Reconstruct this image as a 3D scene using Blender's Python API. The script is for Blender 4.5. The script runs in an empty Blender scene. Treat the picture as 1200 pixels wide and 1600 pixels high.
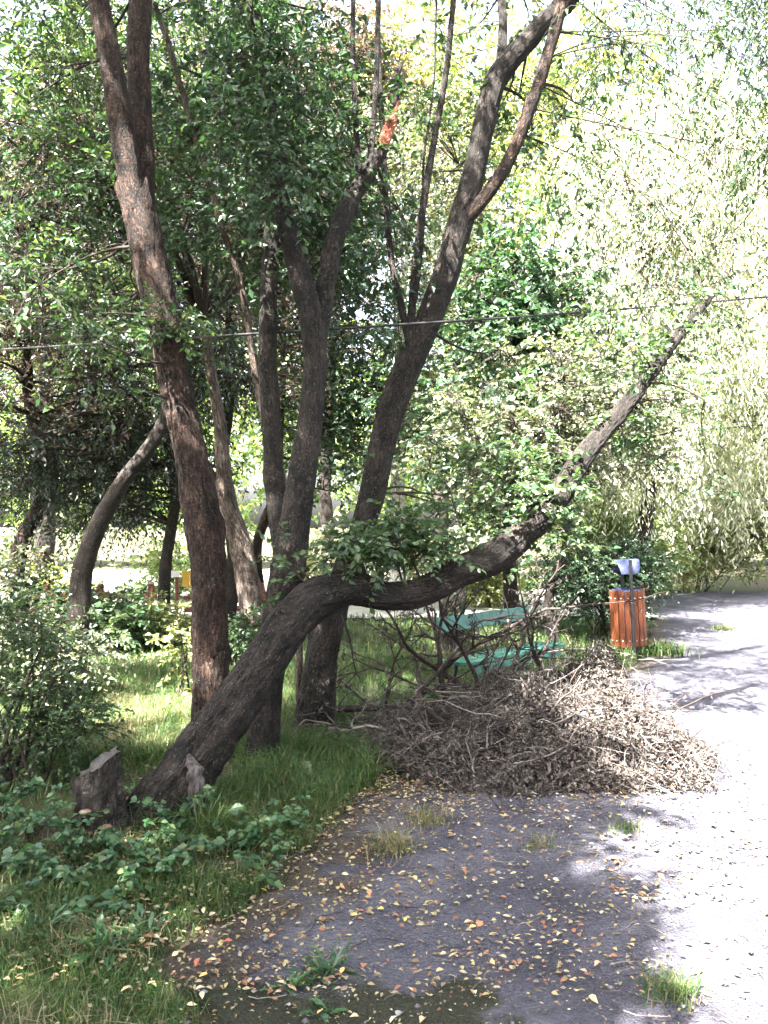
import bpy, math
import numpy as np
from mathutils import Vector

# ------------------------------------------------------------------ camera, sky, sun, exposure
SC = bpy.context.scene
COL = SC.collection
H, HY, F = 1.6, 820.0, 1250.0          # eye height, horizon row and focal length of the photograph (1200 x 1600)

cam = bpy.data.cameras.new('camera'); cam_ob = bpy.data.objects.new('camera', cam); COL.objects.link(cam_ob)
cam_ob.location = (0, 0, H); cam_ob.rotation_euler = (math.pi / 2, 0, 0)
cam.sensor_fit = 'AUTO'; cam.sensor_width = 36; cam.lens = 36 * F / 1600; cam.shift_y = (HY - 800) / 1600
cam.clip_start = 0.05; cam.clip_end = 1500
SC.camera = cam_ob

SUN_EL, SUN_AZ = 55.0, 213.0            # degrees; azimuth clockwise from +Y
se, sa = math.radians(SUN_EL), math.radians(SUN_AZ)
TO_SUN = np.array([math.sin(sa) * math.cos(se), math.cos(sa) * math.cos(se), math.sin(se)])
W = bpy.data.worlds.new('World'); SC.world = W; W.use_nodes = True
wn = W.node_tree.nodes; wl = W.node_tree.links
sky = wn.new('ShaderNodeTexSky'); sky.sky_type = 'NISHITA'; sky.sun_disc = False
sky.sun_elevation = se; sky.sun_rotation = sa; sky.air_density = 1.0; sky.dust_density = 6.0
hs = wn.new('ShaderNodeHueSaturation'); hs.inputs['Saturation'].default_value = 0.55; hs.inputs['Value'].default_value = 1.15
wl.new(sky.outputs[0], hs.inputs['Color']); wl.new(hs.outputs[0], wn['Background'].inputs[0]); wn['Background'].inputs[1].default_value = 0.05
sun = bpy.data.lights.new('sun', 'SUN'); sun.energy = 5.0; sun.angle = math.radians(0.55); sun.color = (1.0, 0.95, 0.87)
sun_ob = bpy.data.objects.new('sun', sun); COL.objects.link(sun_ob)
sun_ob.rotation_euler = Vector(TO_SUN).to_track_quat('Z', 'Y').to_euler(); sun_ob.location = tuple(TO_SUN * 40)
SC.view_settings.view_transform = 'Standard'; SC.view_settings.look = 'None'
SC.view_settings.exposure = 4.5; SC.view_settings.gamma = 1.0; SC.view_settings.use_curve_mapping = False
SC.cycles.max_bounces = 5; SC.cycles.diffuse_bounces = 3; SC.cycles.use_adaptive_sampling = True; SC.cycles.adaptive_threshold = 0.03; SC.cycles.glossy_bounces = 2
SC.cycles.transmission_bounces = 4; SC.cycles.transparent_max_bounces = 4
SC.cycles.use_denoising = True; SC.cycles.caustics_reflective = False; SC.cycles.caustics_refractive = False
SC.cycles.sample_clamp_indirect = 6.0

# ------------------------------------------------------------------ helpers
def A(*x): return np.array(x, dtype=np.float64)
def P(px, py, Y): return A((px - 600) / F * Y, Y, H - (py - HY) / F * Y)
def unit(v): return v / np.maximum(np.linalg.norm(v, axis=-1, keepdims=True), 1e-9)

def _hash(ix, iy, iz, s):
    h = (ix.astype(np.uint32) * np.uint32(374761393) + iy.astype(np.uint32) * np.uint32(668265263)
         + iz.astype(np.uint32) * np.uint32(2147483647 - 1234567) + np.uint32((s * 974711) & 0xffffffff))
    h = (h ^ (h >> np.uint32(13))) * np.uint32(1274126177)
    h = (h ^ (h >> np.uint32(16))) * np.uint32(2246822519)
    return ((h ^ (h >> np.uint32(15))) & np.uint32(0xffff)).astype(np.float64) / 65535.0
def vnoise(p, s=0):
    i = np.floor(p).astype(np.int64); f = p - i; u = f * f * (3 - 2 * f); r = 0
    for a in (0, 1):
        for b in (0, 1):
            for c in (0, 1):
                w = (u[..., 0] if a else 1 - u[..., 0]) * (u[..., 1] if b else 1 - u[..., 1]) * (u[..., 2] if c else 1 - u[..., 2])
                r = r + w * _hash((i[..., 0] + a) & 0xffff, (i[..., 1] + b) & 0xffff, (i[..., 2] + c) & 0xffff, s)
    return r * 2 - 1
def fbm(p, s=0, n=3):
    r, a = 0, 1.0
    for k in range(n):
        r = r + a * vnoise(p * 2.03 ** k + 7.7 * k, s + k); a *= 0.5
    return r

def gz(x, y):
    x = np.asarray(x, float); y = np.asarray(y, float)
    p = np.stack([x * 0.6, y * 0.6, np.zeros_like(x)], -1)
    m = 1 / (1 + np.exp((x - (-0.75 + 0.55 * np.maximum(y - 3.2, 0))) / 0.12))
    return 0.02 * vnoise(p, 3) + 0.045 * m * (np.abs(y) < 60)

class MB:
    def __init__(s): s.v = []; s.f = []; s.n = 0; s.bark = []
    def add(s, v, faces, mat=0, smooth=False, bark=None):
        v = np.asarray(v, float).reshape(-1, 3)
        if isinstance(faces, np.ndarray): faces = [faces]
        for f in faces:
            f = np.asarray(f, np.int64); s.f.append((f + s.n, mat, smooth))
        s.v.append(v); s.bark.append(v if bark is None else bark); s.n += len(v)
    def build(s, name, mats, parent=None):
        V = np.concatenate(s.v); me = bpy.data.meshes.new(name)
        off = np.zeros(3)
        me.vertices.add(len(V)); me.vertices.foreach_set('co', (V - off).astype(np.float32).ravel())
        L = np.concatenate([f.ravel() for f, m, q in s.f]).astype(np.int32)
        S = np.concatenate([np.full(len(f), f.shape[1]) for f, m, q in s.f]).astype(np.int32)
        M = np.concatenate([np.full(len(f), m) for f, m, q in s.f]).astype(np.int32)
        Q = np.concatenate([np.full(len(f), q) for f, m, q in s.f]).astype(bool)
        me.loops.add(len(L)); me.loops.foreach_set('vertex_index', L)
        me.polygons.add(len(S)); st = np.concatenate([[0], np.cumsum(S)[:-1]]).astype(np.int32)
        me.polygons.foreach_set('loop_start', st); me.polygons.foreach_set('loop_total', S)
        me.polygons.foreach_set('material_index', M); me.polygons.foreach_set('use_smooth', Q)
        at = me.attributes.new('bark', 'FLOAT_VECTOR', 'POINT')
        at.data.foreach_set('vector', np.concatenate(s.bark).astype(np.float32).ravel())
        me.update(calc_edges=True)
        for m in (mats if isinstance(mats, (list, tuple)) else [mats]): me.materials.append(m)
        ob = bpy.data.objects.new(name, me); COL.objects.link(ob)
        if parent is not None:
            ob.parent = parent; q = parent; lx = Vector((0, 0, 0))
            while q is not None: lx = lx + q.location; q = q.parent
            ob.location = -lx
        return ob

def empty(name, loc):
    o = bpy.data.objects.new(name, None); COL.objects.link(o); o.location = tuple(float(c) for c in loc); o.empty_display_size = 0.1
    return o
def tag(o, label=None, cat=None, group=None, kind=None):
    if label: o['label'] = label
    if cat: o['category'] = cat
    if group: o['group'] = group
    if kind: o['kind'] = kind
    return o

def catmull(P_, R_, ds):
    P_ = np.asarray(P_, float); R_ = np.asarray(R_, float)
    Q = np.vstack([2 * P_[0] - P_[1], P_, 2 * P_[-1] - P_[-2]]); Rr = np.concatenate([[R_[0]], R_, [R_[-1]]])
    out, rad = [], []
    for i in range(1, len(Q) - 2):
        n = max(2, int(np.linalg.norm(Q[i + 1] - Q[i]) / ds)); t = np.linspace(0, 1, n, endpoint=False)[:, None]
        p = 0.5 * (2 * Q[i] + (Q[i + 1] - Q[i - 1]) * t + (2 * Q[i - 1] - 5 * Q[i] + 4 * Q[i + 1] - Q[i + 2]) * t ** 2
                   + (-Q[i - 1] + 3 * Q[i] - 3 * Q[i + 1] + Q[i + 2]) * t ** 3)
        out.append(p); t = t[:, 0]; s = t * t * (3 - 2 * t); rad.append(Rr[i] * (1 - s) + Rr[i + 1] * s)
    out.append(P_[-1:]); rad.append(R_[-1:])
    return np.concatenate(out), np.concatenate(rad)

def stem(mb, pts, rad, seg=24, ds=0.03, amp=0.10, seed=1, mat=0, knots=0, flare=0.0, cap=True, wob=0.0):
    """A bark-covered limb: swept ring with ridged, knotty relief. Returns the centre line."""
    p, r = catmull(pts, rad, ds); n = len(p)
    if wob:
        q = np.linspace(0, 1, n)[:, None] * np.linalg.norm(np.diff(p, axis=0), axis=1).sum() * 1.3
        p = p + wob * np.concatenate([vnoise(np.concatenate([q, q * 0 + k * 9.1, q * 0], 1), seed)[:, None] for k in range(3)], 1) * np.linspace(0, 1, n)[:, None] ** 0.5
    t = unit(np.gradient(p, axis=0)); L = np.concatenate([[0], np.cumsum(np.linalg.norm(np.diff(p, axis=0), axis=1))])
    u = np.cross(t[0], A(0.3, 0.9, 0.2)); u = u / np.linalg.norm(u); U = np.zeros((n, 3))
    for i in range(n):
        u = u - t[i] * (u @ t[i]); u = u / np.linalg.norm(u); U[i] = u
    V = np.cross(t, U)
    th = np.linspace(0, 2 * np.pi, seg, endpoint=False); c, s_ = np.cos(th), np.sin(th)
    rm = float(np.max(r))
    bk = np.stack([np.broadcast_to(c * rm, (n, seg)), np.broadcast_to(s_ * rm, (n, seg)), np.broadcast_to(L[:, None], (n, seg))], -1)
    q = bk * A(1, 1, 0.33)
    ridge = 1 - np.abs(fbm(q * A(1, 1, 1.4) * 34, seed, 2)) * 1.3 - .55
    rel = .95 + amp * (0.9 * ridge + 0.55 * fbm(bk * A(1, 1, 0.8) * 5.5, seed + 5, 2) * 1.0)
    if flare:
        lob = 1 + 0.35 * np.cos(th * 3 + seed) + 0.25 * np.cos(th * 5 + 2 * seed)
        rel = rel + flare * np.exp(-L / 0.16)[:, None] * lob[None]
    rg = np.random.default_rng(seed + 99)
    for k in range(knots):
        a, l = rg.uniform(0, 2 * np.pi), rg.uniform(0.1, 0.95) * L[-1]; w = rg.uniform(0.03, 0.08); hgt = rg.uniform(0.12, 0.36)
        d = np.sqrt((((th - a + np.pi) % (2 * np.pi) - np.pi)[None] * rm) ** 2 + (L[:, None] - l) ** 2) / w
        rel = rel + hgt * np.exp(-d * d) - hgt * 1.0 * np.exp(-(d / 0.45) ** 2)
    R = r[:, None] * rel
    v = p[:, None] + R[..., None] * (c[None, :, None] * U[:, None] + s_[None, :, None] * V[:, None])
    i, j = np.meshgrid(np.arange(n - 1), np.arange(seg), indexing='ij'); j2 = (j + 1) % seg
    f = np.stack([i * seg + j, i * seg + j2, (i + 1) * seg + j2, (i + 1) * seg + j], -1).reshape(-1, 4)
    vv = v.reshape(-1, 3); bb = bk.reshape(-1, 3); faces = [f]
    if cap:
        vv = np.vstack([vv, p[-1] + t[-1] * r[-1] * 0.4]); bb = np.vstack([bb, bb[-1]]); k = np.arange(seg)
        faces.append(np.stack([(n - 1) * seg + k, (n - 1) * seg + (k + 1) % seg, np.full(seg, n * seg)], -1))
    mb.add(vv, faces, mat, True, bb)
    return p

def tubes(mb, pts, rad, seg=3, mat=0):
    """Many thin tubes at once: pts (N,K,3), rad (N,K)."""
    N, K, _ = pts.shape
    if N == 0: return
    t = unit(np.gradient(pts, axis=1)); ref = np.where(np.abs(t[:, :1, 2:3]) > 0.8, A(1, 0.1, 0), A(0, 0.1, 1))
    u = unit(np.cross(t, np.broadcast_to(ref, t.shape))); w = np.cross(t, u)
    th = np.linspace(0, 2 * np.pi, seg, endpoint=False)
    v = pts[:, :, None] + rad[:, :, None, None] * (np.cos(th)[:, None] * u[:, :, None] + np.sin(th)[:, None] * w[:, :, None])
    n, k, s = np.meshgrid(np.arange(N), np.arange(K - 1), np.arange(seg), indexing='ij'); s2 = (s + 1) % seg; b = n * K * seg
    f = np.stack([b + k * seg + s, b + k * seg + s2, b + (k + 1) * seg + s2, b + (k + 1) * seg + s], -1).reshape(-1, 4)
    mb.add(v.reshape(-1, 3), f, mat, True)

def bez(a, b, rng, K=6, lift=0.05, jit=0.13):
    d = np.linalg.norm(b - a, axis=1, keepdims=True); m = (a + b) / 2 + A(0, 0, 1) * d * lift + rng.normal(size=a.shape) * d * jit
    t = np.linspace(0, 1, K)[None, :, None]
    return (1 - t) ** 2 * a[:, None] + 2 * t * (1 - t) * m[:, None] + t ** 2 * b[:, None]

def leaves(mb, pos, d, nrm, ln, wd, q=0, mat=0, fold=0.35, droop=0.15):
    n = len(pos); d = unit(d); s = unit(np.cross(nrm, d)); u = np.cross(d, s); ln = np.broadcast_to(ln, n)[:, None]; wd = np.broadcast_to(wd, n)[:, None] / 2
    tip = pos + d * ln - u * ln * droop
    b = np.arange(n)[:, None]
    if q == 0:
        c = pos + d * ln * 0.45
        l = c + s * wd + u * wd * fold; r = c - s * wd + u * wd * fold
        v = np.stack([pos, r, tip, l], 1).reshape(-1, 3); b = b * 4
        f = [np.concatenate([b, b + 1, b + 2], 1), np.concatenate([b, b + 2, b + 3], 1)]
    else:
        m = (pos + tip) / 2 + u * ln * 0.03
        def sd(k, w, sg): return pos + d * ln * k - u * ln * droop * k * k + sg * s * wd * w + u * wd * w * fold
        v = np.stack([pos, sd(.22, .75, -1), sd(.55, 1, -1), tip, sd(.55, 1, 1), sd(.22, .75, 1), m], 1).reshape(-1, 3); b = b * 7
        f = [np.concatenate([b, b + 1, b + 2, b + 6], 1), np.concatenate([b + 6, b + 2, b + 3], 1),
             np.concatenate([b, b + 6, b + 4, b + 5], 1), np.concatenate([b + 6, b + 3, b + 4], 1)]
    mb.add(v, f, mat, False)

def sprays(mb, o, d, L, M, ll, lw, rng, droop=0.25, q=0, leaf_mat=0, twig_mat=1, twig_r=0.003, start=None, flat=0.7, twigs=True):
    """Leafy twigs: N twigs of M leaves each, set alternately to both sides."""
    N = len(o); d = unit(d); L = np.broadcast_to(L, N)
    t = np.linspace(0.12, 1.0, M)[None, :] + rng.uniform(-.04, .04, (N, M))
    g = A(0, 0, -1)
    pos = o[:, None] + d[:, None] * (L[:, None] * t)[..., None] + g * (L[:, None] * droop * t * t)[..., None]
    tan = unit(d[:, None] + g * (2 * droop * t)[..., None])
    side = unit(np.cross(tan, A(0, 0, 1)) + 1e-4); sg = np.where(np.arange(M) % 2 == 0, 1.0, -1.0)[None, :, None]
    ld = unit(0.55 * tan + 0.8 * sg * side + rng.normal(size=(N, M, 3)) * 0.35 + g * droop * 0.8)
    up = unit(A(0, 0, 1) * flat + rng.normal(size=(N, M, 3)) * 0.55)
    sz = rng.uniform(0.6, 1.25, (N, M)).ravel()
    leaves(mb, pos.reshape(-1, 3), ld.reshape(-1, 3), up.reshape(-1, 3), ll * sz, lw * sz, q, leaf_mat)
    if twigs:
        k = np.linspace(0, 1, 4)[None, :]
        tp = o[:, None] + d[:, None] * (L[:, None] * k)[..., None] + g * (L[:, None] * droop * k * k)[..., None]
        tubes(mb, tp, np.broadcast_to(twig_r * np.linspace(1, .4, 4), (N, 4)), 3, twig_mat)

def foliage(mb, hubs, anchors, rng, k=10, spread=0.3, L=0.35, M=9, ll=0.07, lw=0.035, droop=0.25, q=0, limb_r=0.03, leaf_mat=0, twig_mat=1, main=0.15, down=0.0, twigs=True, limbs=True):
    """Limbs run from the anchors (trunk) to some hubs, thinner ones on to the rest; each hub carries k leafy twigs."""
    Hn = len(hubs)
    if Hn == 0: return
    anchors = np.asarray(anchors, float)
    n1 = max(2, int(Hn * main)); idx = rng.permutation(Hn); a1, a2 = idx[:n1], idx[n1:]
    def near(h, an):
        dd = ((h[:, None] - an[None]) ** 2).sum(-1) + 0.6 * np.maximum(an[None, :, 2] - h[:, None, 2], 0) ** 2
        return an[np.argmin(dd, 1)]
    if limbs:
        b1 = bez(near(hubs[a1], anchors), hubs[a1], rng, 8)
        tubes(mb, b1, np.broadcast_to(limb_r * np.linspace(1, .3, 8), b1.shape[:2]), 6, twig_mat)
        an2 = np.concatenate([anchors, b1[:, 2:].reshape(-1, 3)])
        if len(a2):
            b2 = bez(near(hubs[a2], an2), hubs[a2], rng, 6)
            tubes(mb, b2, np.broadcast_to(limb_r * .4 * np.linspace(1, .35, 6), b2.shape[:2]), 4, twig_mat)
    o = np.repeat(hubs, k, 0); dr = unit(rng.normal(size=o.shape) * A(1, 1, 0.7) + A(0, 0, 0.1 - down))
    o = o + dr * spread * rng.uniform(0, 1, (len(o), 1)) ** 0.6
    if twigs and limbs:
        h = np.repeat(hubs, k, 0); tubes(mb, bez(h, o, rng, 3), np.broadcast_to(A(.006, .005, .004) * (limb_r / .03), (len(o), 3)), 3, twig_mat)
    sprays(mb, o, dr, L * rng.uniform(.6, 1.3, len(o)), M, ll, lw, rng, droop, q, leaf_mat, twig_mat, twigs=twigs)

def ell(rng, n, e, shell=0.55, nz=0.9, seed=0, zmin=-9):
    """Points in an ellipsoid (cx,cy,cz,rx,ry,rz), denser towards the outside and thinned into clumps."""
    out = []; tot = 0
    while tot < n:
        p = unit(rng.normal(size=(n * 3, 3))) * rng.uniform(0, 1, (n * 3, 1)) ** shell
        p = p * A(*e[3:]) + A(*e[:3])
        p = p[(vnoise(p * nz, seed) + rng.uniform(-.5, .5, len(p)) > -0.15) & (p[:, 2] > zmin)]; out.append(p); tot += len(p)
    return np.concatenate(out)[:n]

def cloud(rng, n, x0, x1, y0, y1, Y0, Y1, nz=1.6, seed=0, thr=-0.1):
    out = []; tot = 0
    while tot < n:
        Y = rng.uniform(Y0, Y1, n * 3); px = rng.uniform(x0, x1, n * 3); py = rng.uniform(y0, y1, n * 3)
        p = np.stack([(px - 600) / F * Y, Y, H - (py - HY) / F * Y], -1)
        p = p[vnoise(p * nz, seed) + rng.uniform(-.3, .3, len(p)) > thr]; out.append(p); tot += len(p)
    return np.concatenate(out)[:n]

# ------------------------------------------------------------------ materials
def new_mat(name):
    m = bpy.data.materials.new(name); m.use_nodes = True; nt = m.node_tree; nt.nodes.clear()
    out = nt.nodes.new('ShaderNodeOutputMaterial'); return m, nt, nt.nodes.new, nt.links.new, out
def ramp(nt, cols, interp='LINEAR'):
    r = nt.nodes.new('ShaderNodeValToRGB'); e = r.color_ramp.elements; r.color_ramp.interpolation = interp
    while len(e) < len(cols): e.new(0.5)
    for i, (p, c) in enumerate(cols): e[i].position = p; e[i].color = (*c, 1)
    return r
def leaf_mat(name, cols, trans=0.38, rough=0.42, spec=0.5, tcol=1.5):
    m, nt, N, Lk, out = new_mat(name)
    g = N('ShaderNodeNewGeometry'); r = ramp(nt, [(i / max(1, len(cols) - 1), c) for i, c in enumerate(cols)])
    Lk(g.outputs['Random Per Island'], r.inputs[0])
    pb = N('ShaderNodeBsdfPrincipled'); pb.inputs['Roughness'].default_value = rough; pb.inputs['Specular IOR Level'].default_value = spec
    Lk(r.outputs[0], pb.inputs['Base Color'])
    tr = N('ShaderNodeBsdfTranslucent'); mx = N('ShaderNodeMixShader'); mx.inputs[0].default_value = trans
    tint = N('ShaderNodeMix'); tint.data_type = 'RGBA'; tint.blend_type = 'MULTIPLY'; tint.inputs[0].default_value = 1
    tint.inputs[7].default_value = (tcol * 1.05, tcol * 1.1, tcol * 0.5, 1); Lk(r.outputs[0], tint.inputs[6]); Lk(tint.outputs[2], tr.inputs[0])
    Lk(pb.outputs[0], mx.inputs[1]); Lk(tr.outputs[0], mx.inputs[2]); Lk(mx.outputs[0], out.inputs[0])
    return m
def bark_mat(name, cols, scale=22, bump=0.6, rough=0.85, patch=None):
    m, nt, N, Lk, out = new_mat(name)
    at = N('ShaderNodeAttribute'); at.attribute_name = 'bark'
    mp = N('ShaderNodeMapping'); mp.inputs['Scale'].default_value = (1, 1, 0.5); Lk(at.outputs['Vector'], mp.inputs[0])
    n1 = N('ShaderNodeTexNoise'); n1.inputs['Scale'].default_value = scale * 1.7; n1.inputs['Detail'].default_value = 8; n1.inputs['Roughness'].default_value = 0.75; Lk(mp.outputs[0], n1.inputs[0])
    n2 = N('ShaderNodeTexNoise'); n2.inputs['Scale'].default_value = 5; n2.inputs['Detail'].default_value = 4; Lk(at.outputs['Vector'], n2.inputs[0])
    vo = N('ShaderNodeTexVoronoi'); vo.feature = 'DISTANCE_TO_EDGE'; vo.inputs['Scale'].default_value = scale * 2.0; vo.inputs['Randomness'].default_value = 1.0
    dn = N('ShaderNodeTexNoise'); dn.inputs['Scale'].default_value = 30; dn.inputs['Detail'].default_value = 3; Lk(at.outputs['Vector'], dn.inputs[0])
    ds_ = N('ShaderNodeVectorMath'); ds_.operation = 'MULTIPLY_ADD'; ds_.inputs[1].default_value = (.05, .05, .05); Lk(dn.outputs['Color'], ds_.inputs[0])
    mp2 = N('ShaderNodeMapping'); mp2.inputs['Scale'].default_value = (1, 1, 0.28); Lk(at.outputs['Vector'], mp2.inputs[0]); Lk(mp2.outputs[0], ds_.inputs[2]); Lk(ds_.outputs[0], vo.inputs[0])
    r = ramp(nt, [(0.40 + 0.20 * i / (len(cols) - 1), c) for i, c in enumerate(cols)])
    ad = N('ShaderNodeMath'); ad.operation = 'ADD'; s1 = N('ShaderNodeMath'); s1.operation = 'MULTIPLY'; s1.inputs[1].default_value = 0.55; s2 = N('ShaderNodeMath'); s2.operation = 'MULTIPLY'; s2.inputs[1].default_value = 0.45
    Lk(n1.outputs[0], s1.inputs[0]); Lk(n2.outputs[0], s2.inputs[0]); Lk(s1.outputs[0], ad.inputs[0]); Lk(s2.outputs[0], ad.inputs[1]); Lk(ad.outputs[0], r.inputs[0])
    pb = N('ShaderNodeBsdfPrincipled'); pb.inputs['Roughness'].default_value = rough; pb.inputs['Specular IOR Level'].default_value = 0.3
    col = r.outputs[0]
    # lichen flecks
    n3 = N('ShaderNodeTexNoise'); n3.inputs['Scale'].default_value = 60; n3.inputs['Detail'].default_value = 5; n3.inputs['Roughness'].default_value = .7; Lk(at.outputs['Vector'], n3.inputs[0])
    rr = ramp(nt, [(0.58, (0, 0, 0)), (0.66, (.8, .8, .8))]); Lk(n3.outputs[0], rr.inputs[0])
    mx = N('ShaderNodeMix'); mx.data_type = 'RGBA'; Lk(rr.outputs[0], mx.inputs[0]); Lk(col, mx.inputs[6]); mx.inputs[7].default_value = (*(patch or (0.17, 0.16, 0.12)), 1)
    n4 = N('ShaderNodeTexNoise'); n4.inputs['Scale'].default_value = 11; n4.inputs['Detail'].default_value = 7; n4.inputs['Roughness'].default_value = .7; Lk(at.outputs['Vector'], n4.inputs[0])
    r4 = ramp(nt, [(.52, (0, 0, 0)), (.60, (.75, .75, .75))]); Lk(n4.outputs[0], r4.inputs[0]); m4 = N('ShaderNodeMix'); m4.data_type = 'RGBA'; Lk(r4.outputs[0], m4.inputs[0]); Lk(mx.outputs[2], m4.inputs[6]); m4.inputs[7].default_value = (*[c * 1.15 for c in cols[-2]], 1)
    r5 = ramp(nt, [(.36, (.45, .45, .45)), (.46, (1, 1, 1))]); Lk(n4.outputs[0], r5.inputs[0]); m5 = N('ShaderNodeMix'); m5.data_type = 'RGBA'; m5.blend_type = 'MULTIPLY'; m5.inputs[0].default_value = 1; Lk(m4.outputs[2], m5.inputs[6]); Lk(r5.outputs[0], m5.inputs[7]); mx = m5
    cr = ramp(nt, [(0.0, (.35, .35, .35)), (.16, (1, 1, 1))]); Lk(vo.outputs[0], cr.inputs[0])  # crack lines darkened in colour, where the bump alone shades too little
    mc = N('ShaderNodeMix'); mc.data_type = 'RGBA'; mc.blend_type = 'MULTIPLY'; mc.inputs[0].default_value = 1; Lk(mx.outputs[2], mc.inputs[6]); Lk(cr.outputs[0], mc.inputs[7])
    Lk(mc.outputs[2], pb.inputs['Base Color'])
    hb = N('ShaderNodeMath'); hb.operation = 'ADD'; vs = N('ShaderNodeMath'); vs.operation = 'MINIMUM'; vs.inputs[1].default_value = 0.12; Lk(vo.outputs[0], vs.inputs[0])
    vm = N('ShaderNodeMath'); vm.operation = 'MULTIPLY'; vm.inputs[1].default_value = 4; Lk(vs.outputs[0], vm.inputs[0]); Lk(vm.outputs[0], hb.inputs[0]); Lk(n1.outputs[0], hb.inputs[1])
    bp = N('ShaderNodeBump'); bp.inputs['Strength'].default_value = bump; bp.inputs['Distance'].default_value = 0.03; Lk(hb.outputs[0], bp.inputs['Height']); Lk(bp.outputs[0], pb.inputs['Normal'])
    Lk(pb.outputs[0], out.inputs[0]); return m
def noise_mat(name, cols, scale=8, rough=0.9, bump=0.3, dist=0.01, spec=0.3, island=0.0, stretch=(1, 1, 1), metal=0.0, detail=6, lo=.3, hi=.7):
    m, nt, N, Lk, out = new_mat(name)
    tc = N('ShaderNodeTexCoord'); mp = N('ShaderNodeMapping'); mp.inputs['Scale'].default_value = stretch; Lk(tc.outputs['Object'], mp.inputs[0])
    n1 = N('ShaderNodeTexNoise'); n1.inputs['Scale'].default_value = scale; n1.inputs['Detail'].default_value = detail; n1.inputs['Roughness'].default_value = 0.65; Lk(mp.outputs[0], n1.inputs[0])
    r = ramp(nt, [(lo + (hi - lo) * i / max(1, len(cols) - 1), c) for i, c in enumerate(cols)])
    src = n1.outputs[0]
    if island:
        g = N('ShaderNodeNewGeometry'); mm = N('ShaderNodeMath'); mm.operation = 'MULTIPLY_ADD'; mm.inputs[1].default_value = island
        Lk(g.outputs['Random Per Island'], mm.inputs[0]); sb = N('ShaderNodeMath'); sb.operation = 'SUBTRACT'; sb.inputs[1].default_value = island / 2; Lk(src, sb.inputs[0]); Lk(sb.outputs[0], mm.inputs[2]); src = mm.outputs[0]
    Lk(src, r.inputs[0])
    pb = N('ShaderNodeBsdfPrincipled'); pb.inputs['Roughness'].default_value = rough; pb.inputs['Specular IOR Level'].default_value = spec; pb.inputs['Metallic'].default_value = metal
    Lk(r.outputs[0], pb.inputs['Base Color'])
    if bump:
        bp = N('ShaderNodeBump'); bp.inputs['Strength'].default_value = bump; bp.inputs['Distance'].default_value = dist; Lk(n1.outputs[0], bp.inputs['Height']); Lk(bp.outputs[0], pb.inputs['Normal'])
    Lk(pb.outputs[0], out.inputs[0]); return m

M = {}
M['bark'] = bark_mat('bark', [(0.003541, 0.002951, 0.002951), (0.01298, 0.01003, 0.008854), (0.03247, 0.02479, 0.02125), (0.07673, 0.05902, 0.05016)], bump=1.0)
M['bark_red'] = bark_mat('reddish_bark', [(.005, .0035, .003), (.021, .0115, .0085), (.055, .030, .022), (.11, .068, .052)], scale=16, bump=1.0)
M['bark_pale'] = bark_mat('pale_bark', [(0.02304, 0.01728, 0.0144), (0.06336, 0.04608, 0.03802), (0.1267, 0.09504, 0.08064), (0.1843, 0.1498, 0.1267)], scale=14)
M['bark_far'] = bark_mat('grey_brown_bark', [(0.00728, 0.00572, 0.0052), (0.0208, 0.0156, 0.013), (0.0468, 0.0364, 0.03016)], bump=.5)
M['birch'] = bark_mat('birch_bark', [(.10, .09, .08), (.55, .52, .47), (.72, .69, .63), (.78, .75, .70)], scale=9, patch=(.06, .05, .05))
M['twig'] = noise_mat('twig_bark', [(0.0126, 0.0091, 0.007), (0.035, 0.0259, 0.021)], 30, .85, 0)
M['dead'] = noise_mat('dead_branch_bark', [(.010, .008, .0075), (.026, .019, .017), (.055, .042, .036)], 25, .9, .4)
M['dry_twig'] = noise_mat('dry_twig', [(.016, .0135, .0135), (.045, .039, .037), (.15, .13, .118)], 14, .9, 0, island=.5)
M['dry_leaf'] = leaf_mat('dry_brown_leaf', [(.016, .014, .0145), (.036, .031, .031), (.064, .055, .053), (.045, .043, .036), (.12, .092, .086), (.028, .025, .026), (.15, .128, .112), (.05, .036, .032)], .2, .6, .4, 1.1)
M['leaf_main'] = leaf_mat('fresh_green_leaf', [(.020, .050, .024), (.030, .066, .030), (.045, .084, .036), (.072, .108, .045), (.05, .075, .045)])
M['leaf_deep'] = leaf_mat('deep_green_leaf', [(.016, .042, .022), (.024, .058, .029), (.036, .076, .036), (.05, .085, .045)], .33, .42, .5, 1.3)
M['leaf_dark'] = leaf_mat('dark_evergreen_leaf', [(0.0096, 0.0224, 0.0144), (0.0144, 0.032, 0.0192), (0.0224, 0.044, 0.024)], .15, .4, .5)
M['leaf_purple'] = leaf_mat('bronze_purple_leaf', [(.05, .026, .034), (.10, .05, .055), (.07, .078, .045), (.15, .105, .10), (.055, .075, .042), (.08, .035, .05), (.20, .17, .15)], .3, .25, 1.0)
M['leaf_olive'] = leaf_mat('olive_leaf', [(.06, .08, .05), (.11, .135, .085), (.18, .20, .14), (.27, .27, .21)], .35, .28, .9, 1.3)  # ramp paled towards grey-white to carry the glare on sunlit leaves
M['leaf_lime'] = leaf_mat('lime_leaf', [(.10, .14, .05), (.16, .19, .075), (.22, .235, .10), (.28, .275, .15)], .42, .4, .5, 1.3)
M['leaf_glare'] = leaf_mat('glare_pale_leaf', [(0.297, 0.319, 0.253), (0.44, 0.451, 0.374), (0.572, 0.572, 0.495), (0.396, 0.429, 0.286)], .42, .32, .7, 1.1)  # leaf colour whitened to stand for blown-out glare
M['leaf_far'] = leaf_mat('far_leaf', [(0.0625, 0.1125, 0.0375), (0.1, 0.1625, 0.05625), (0.1625, 0.2125, 0.075), (0.2125, 0.225, 0.125)], .4, .4, .5)
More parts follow.
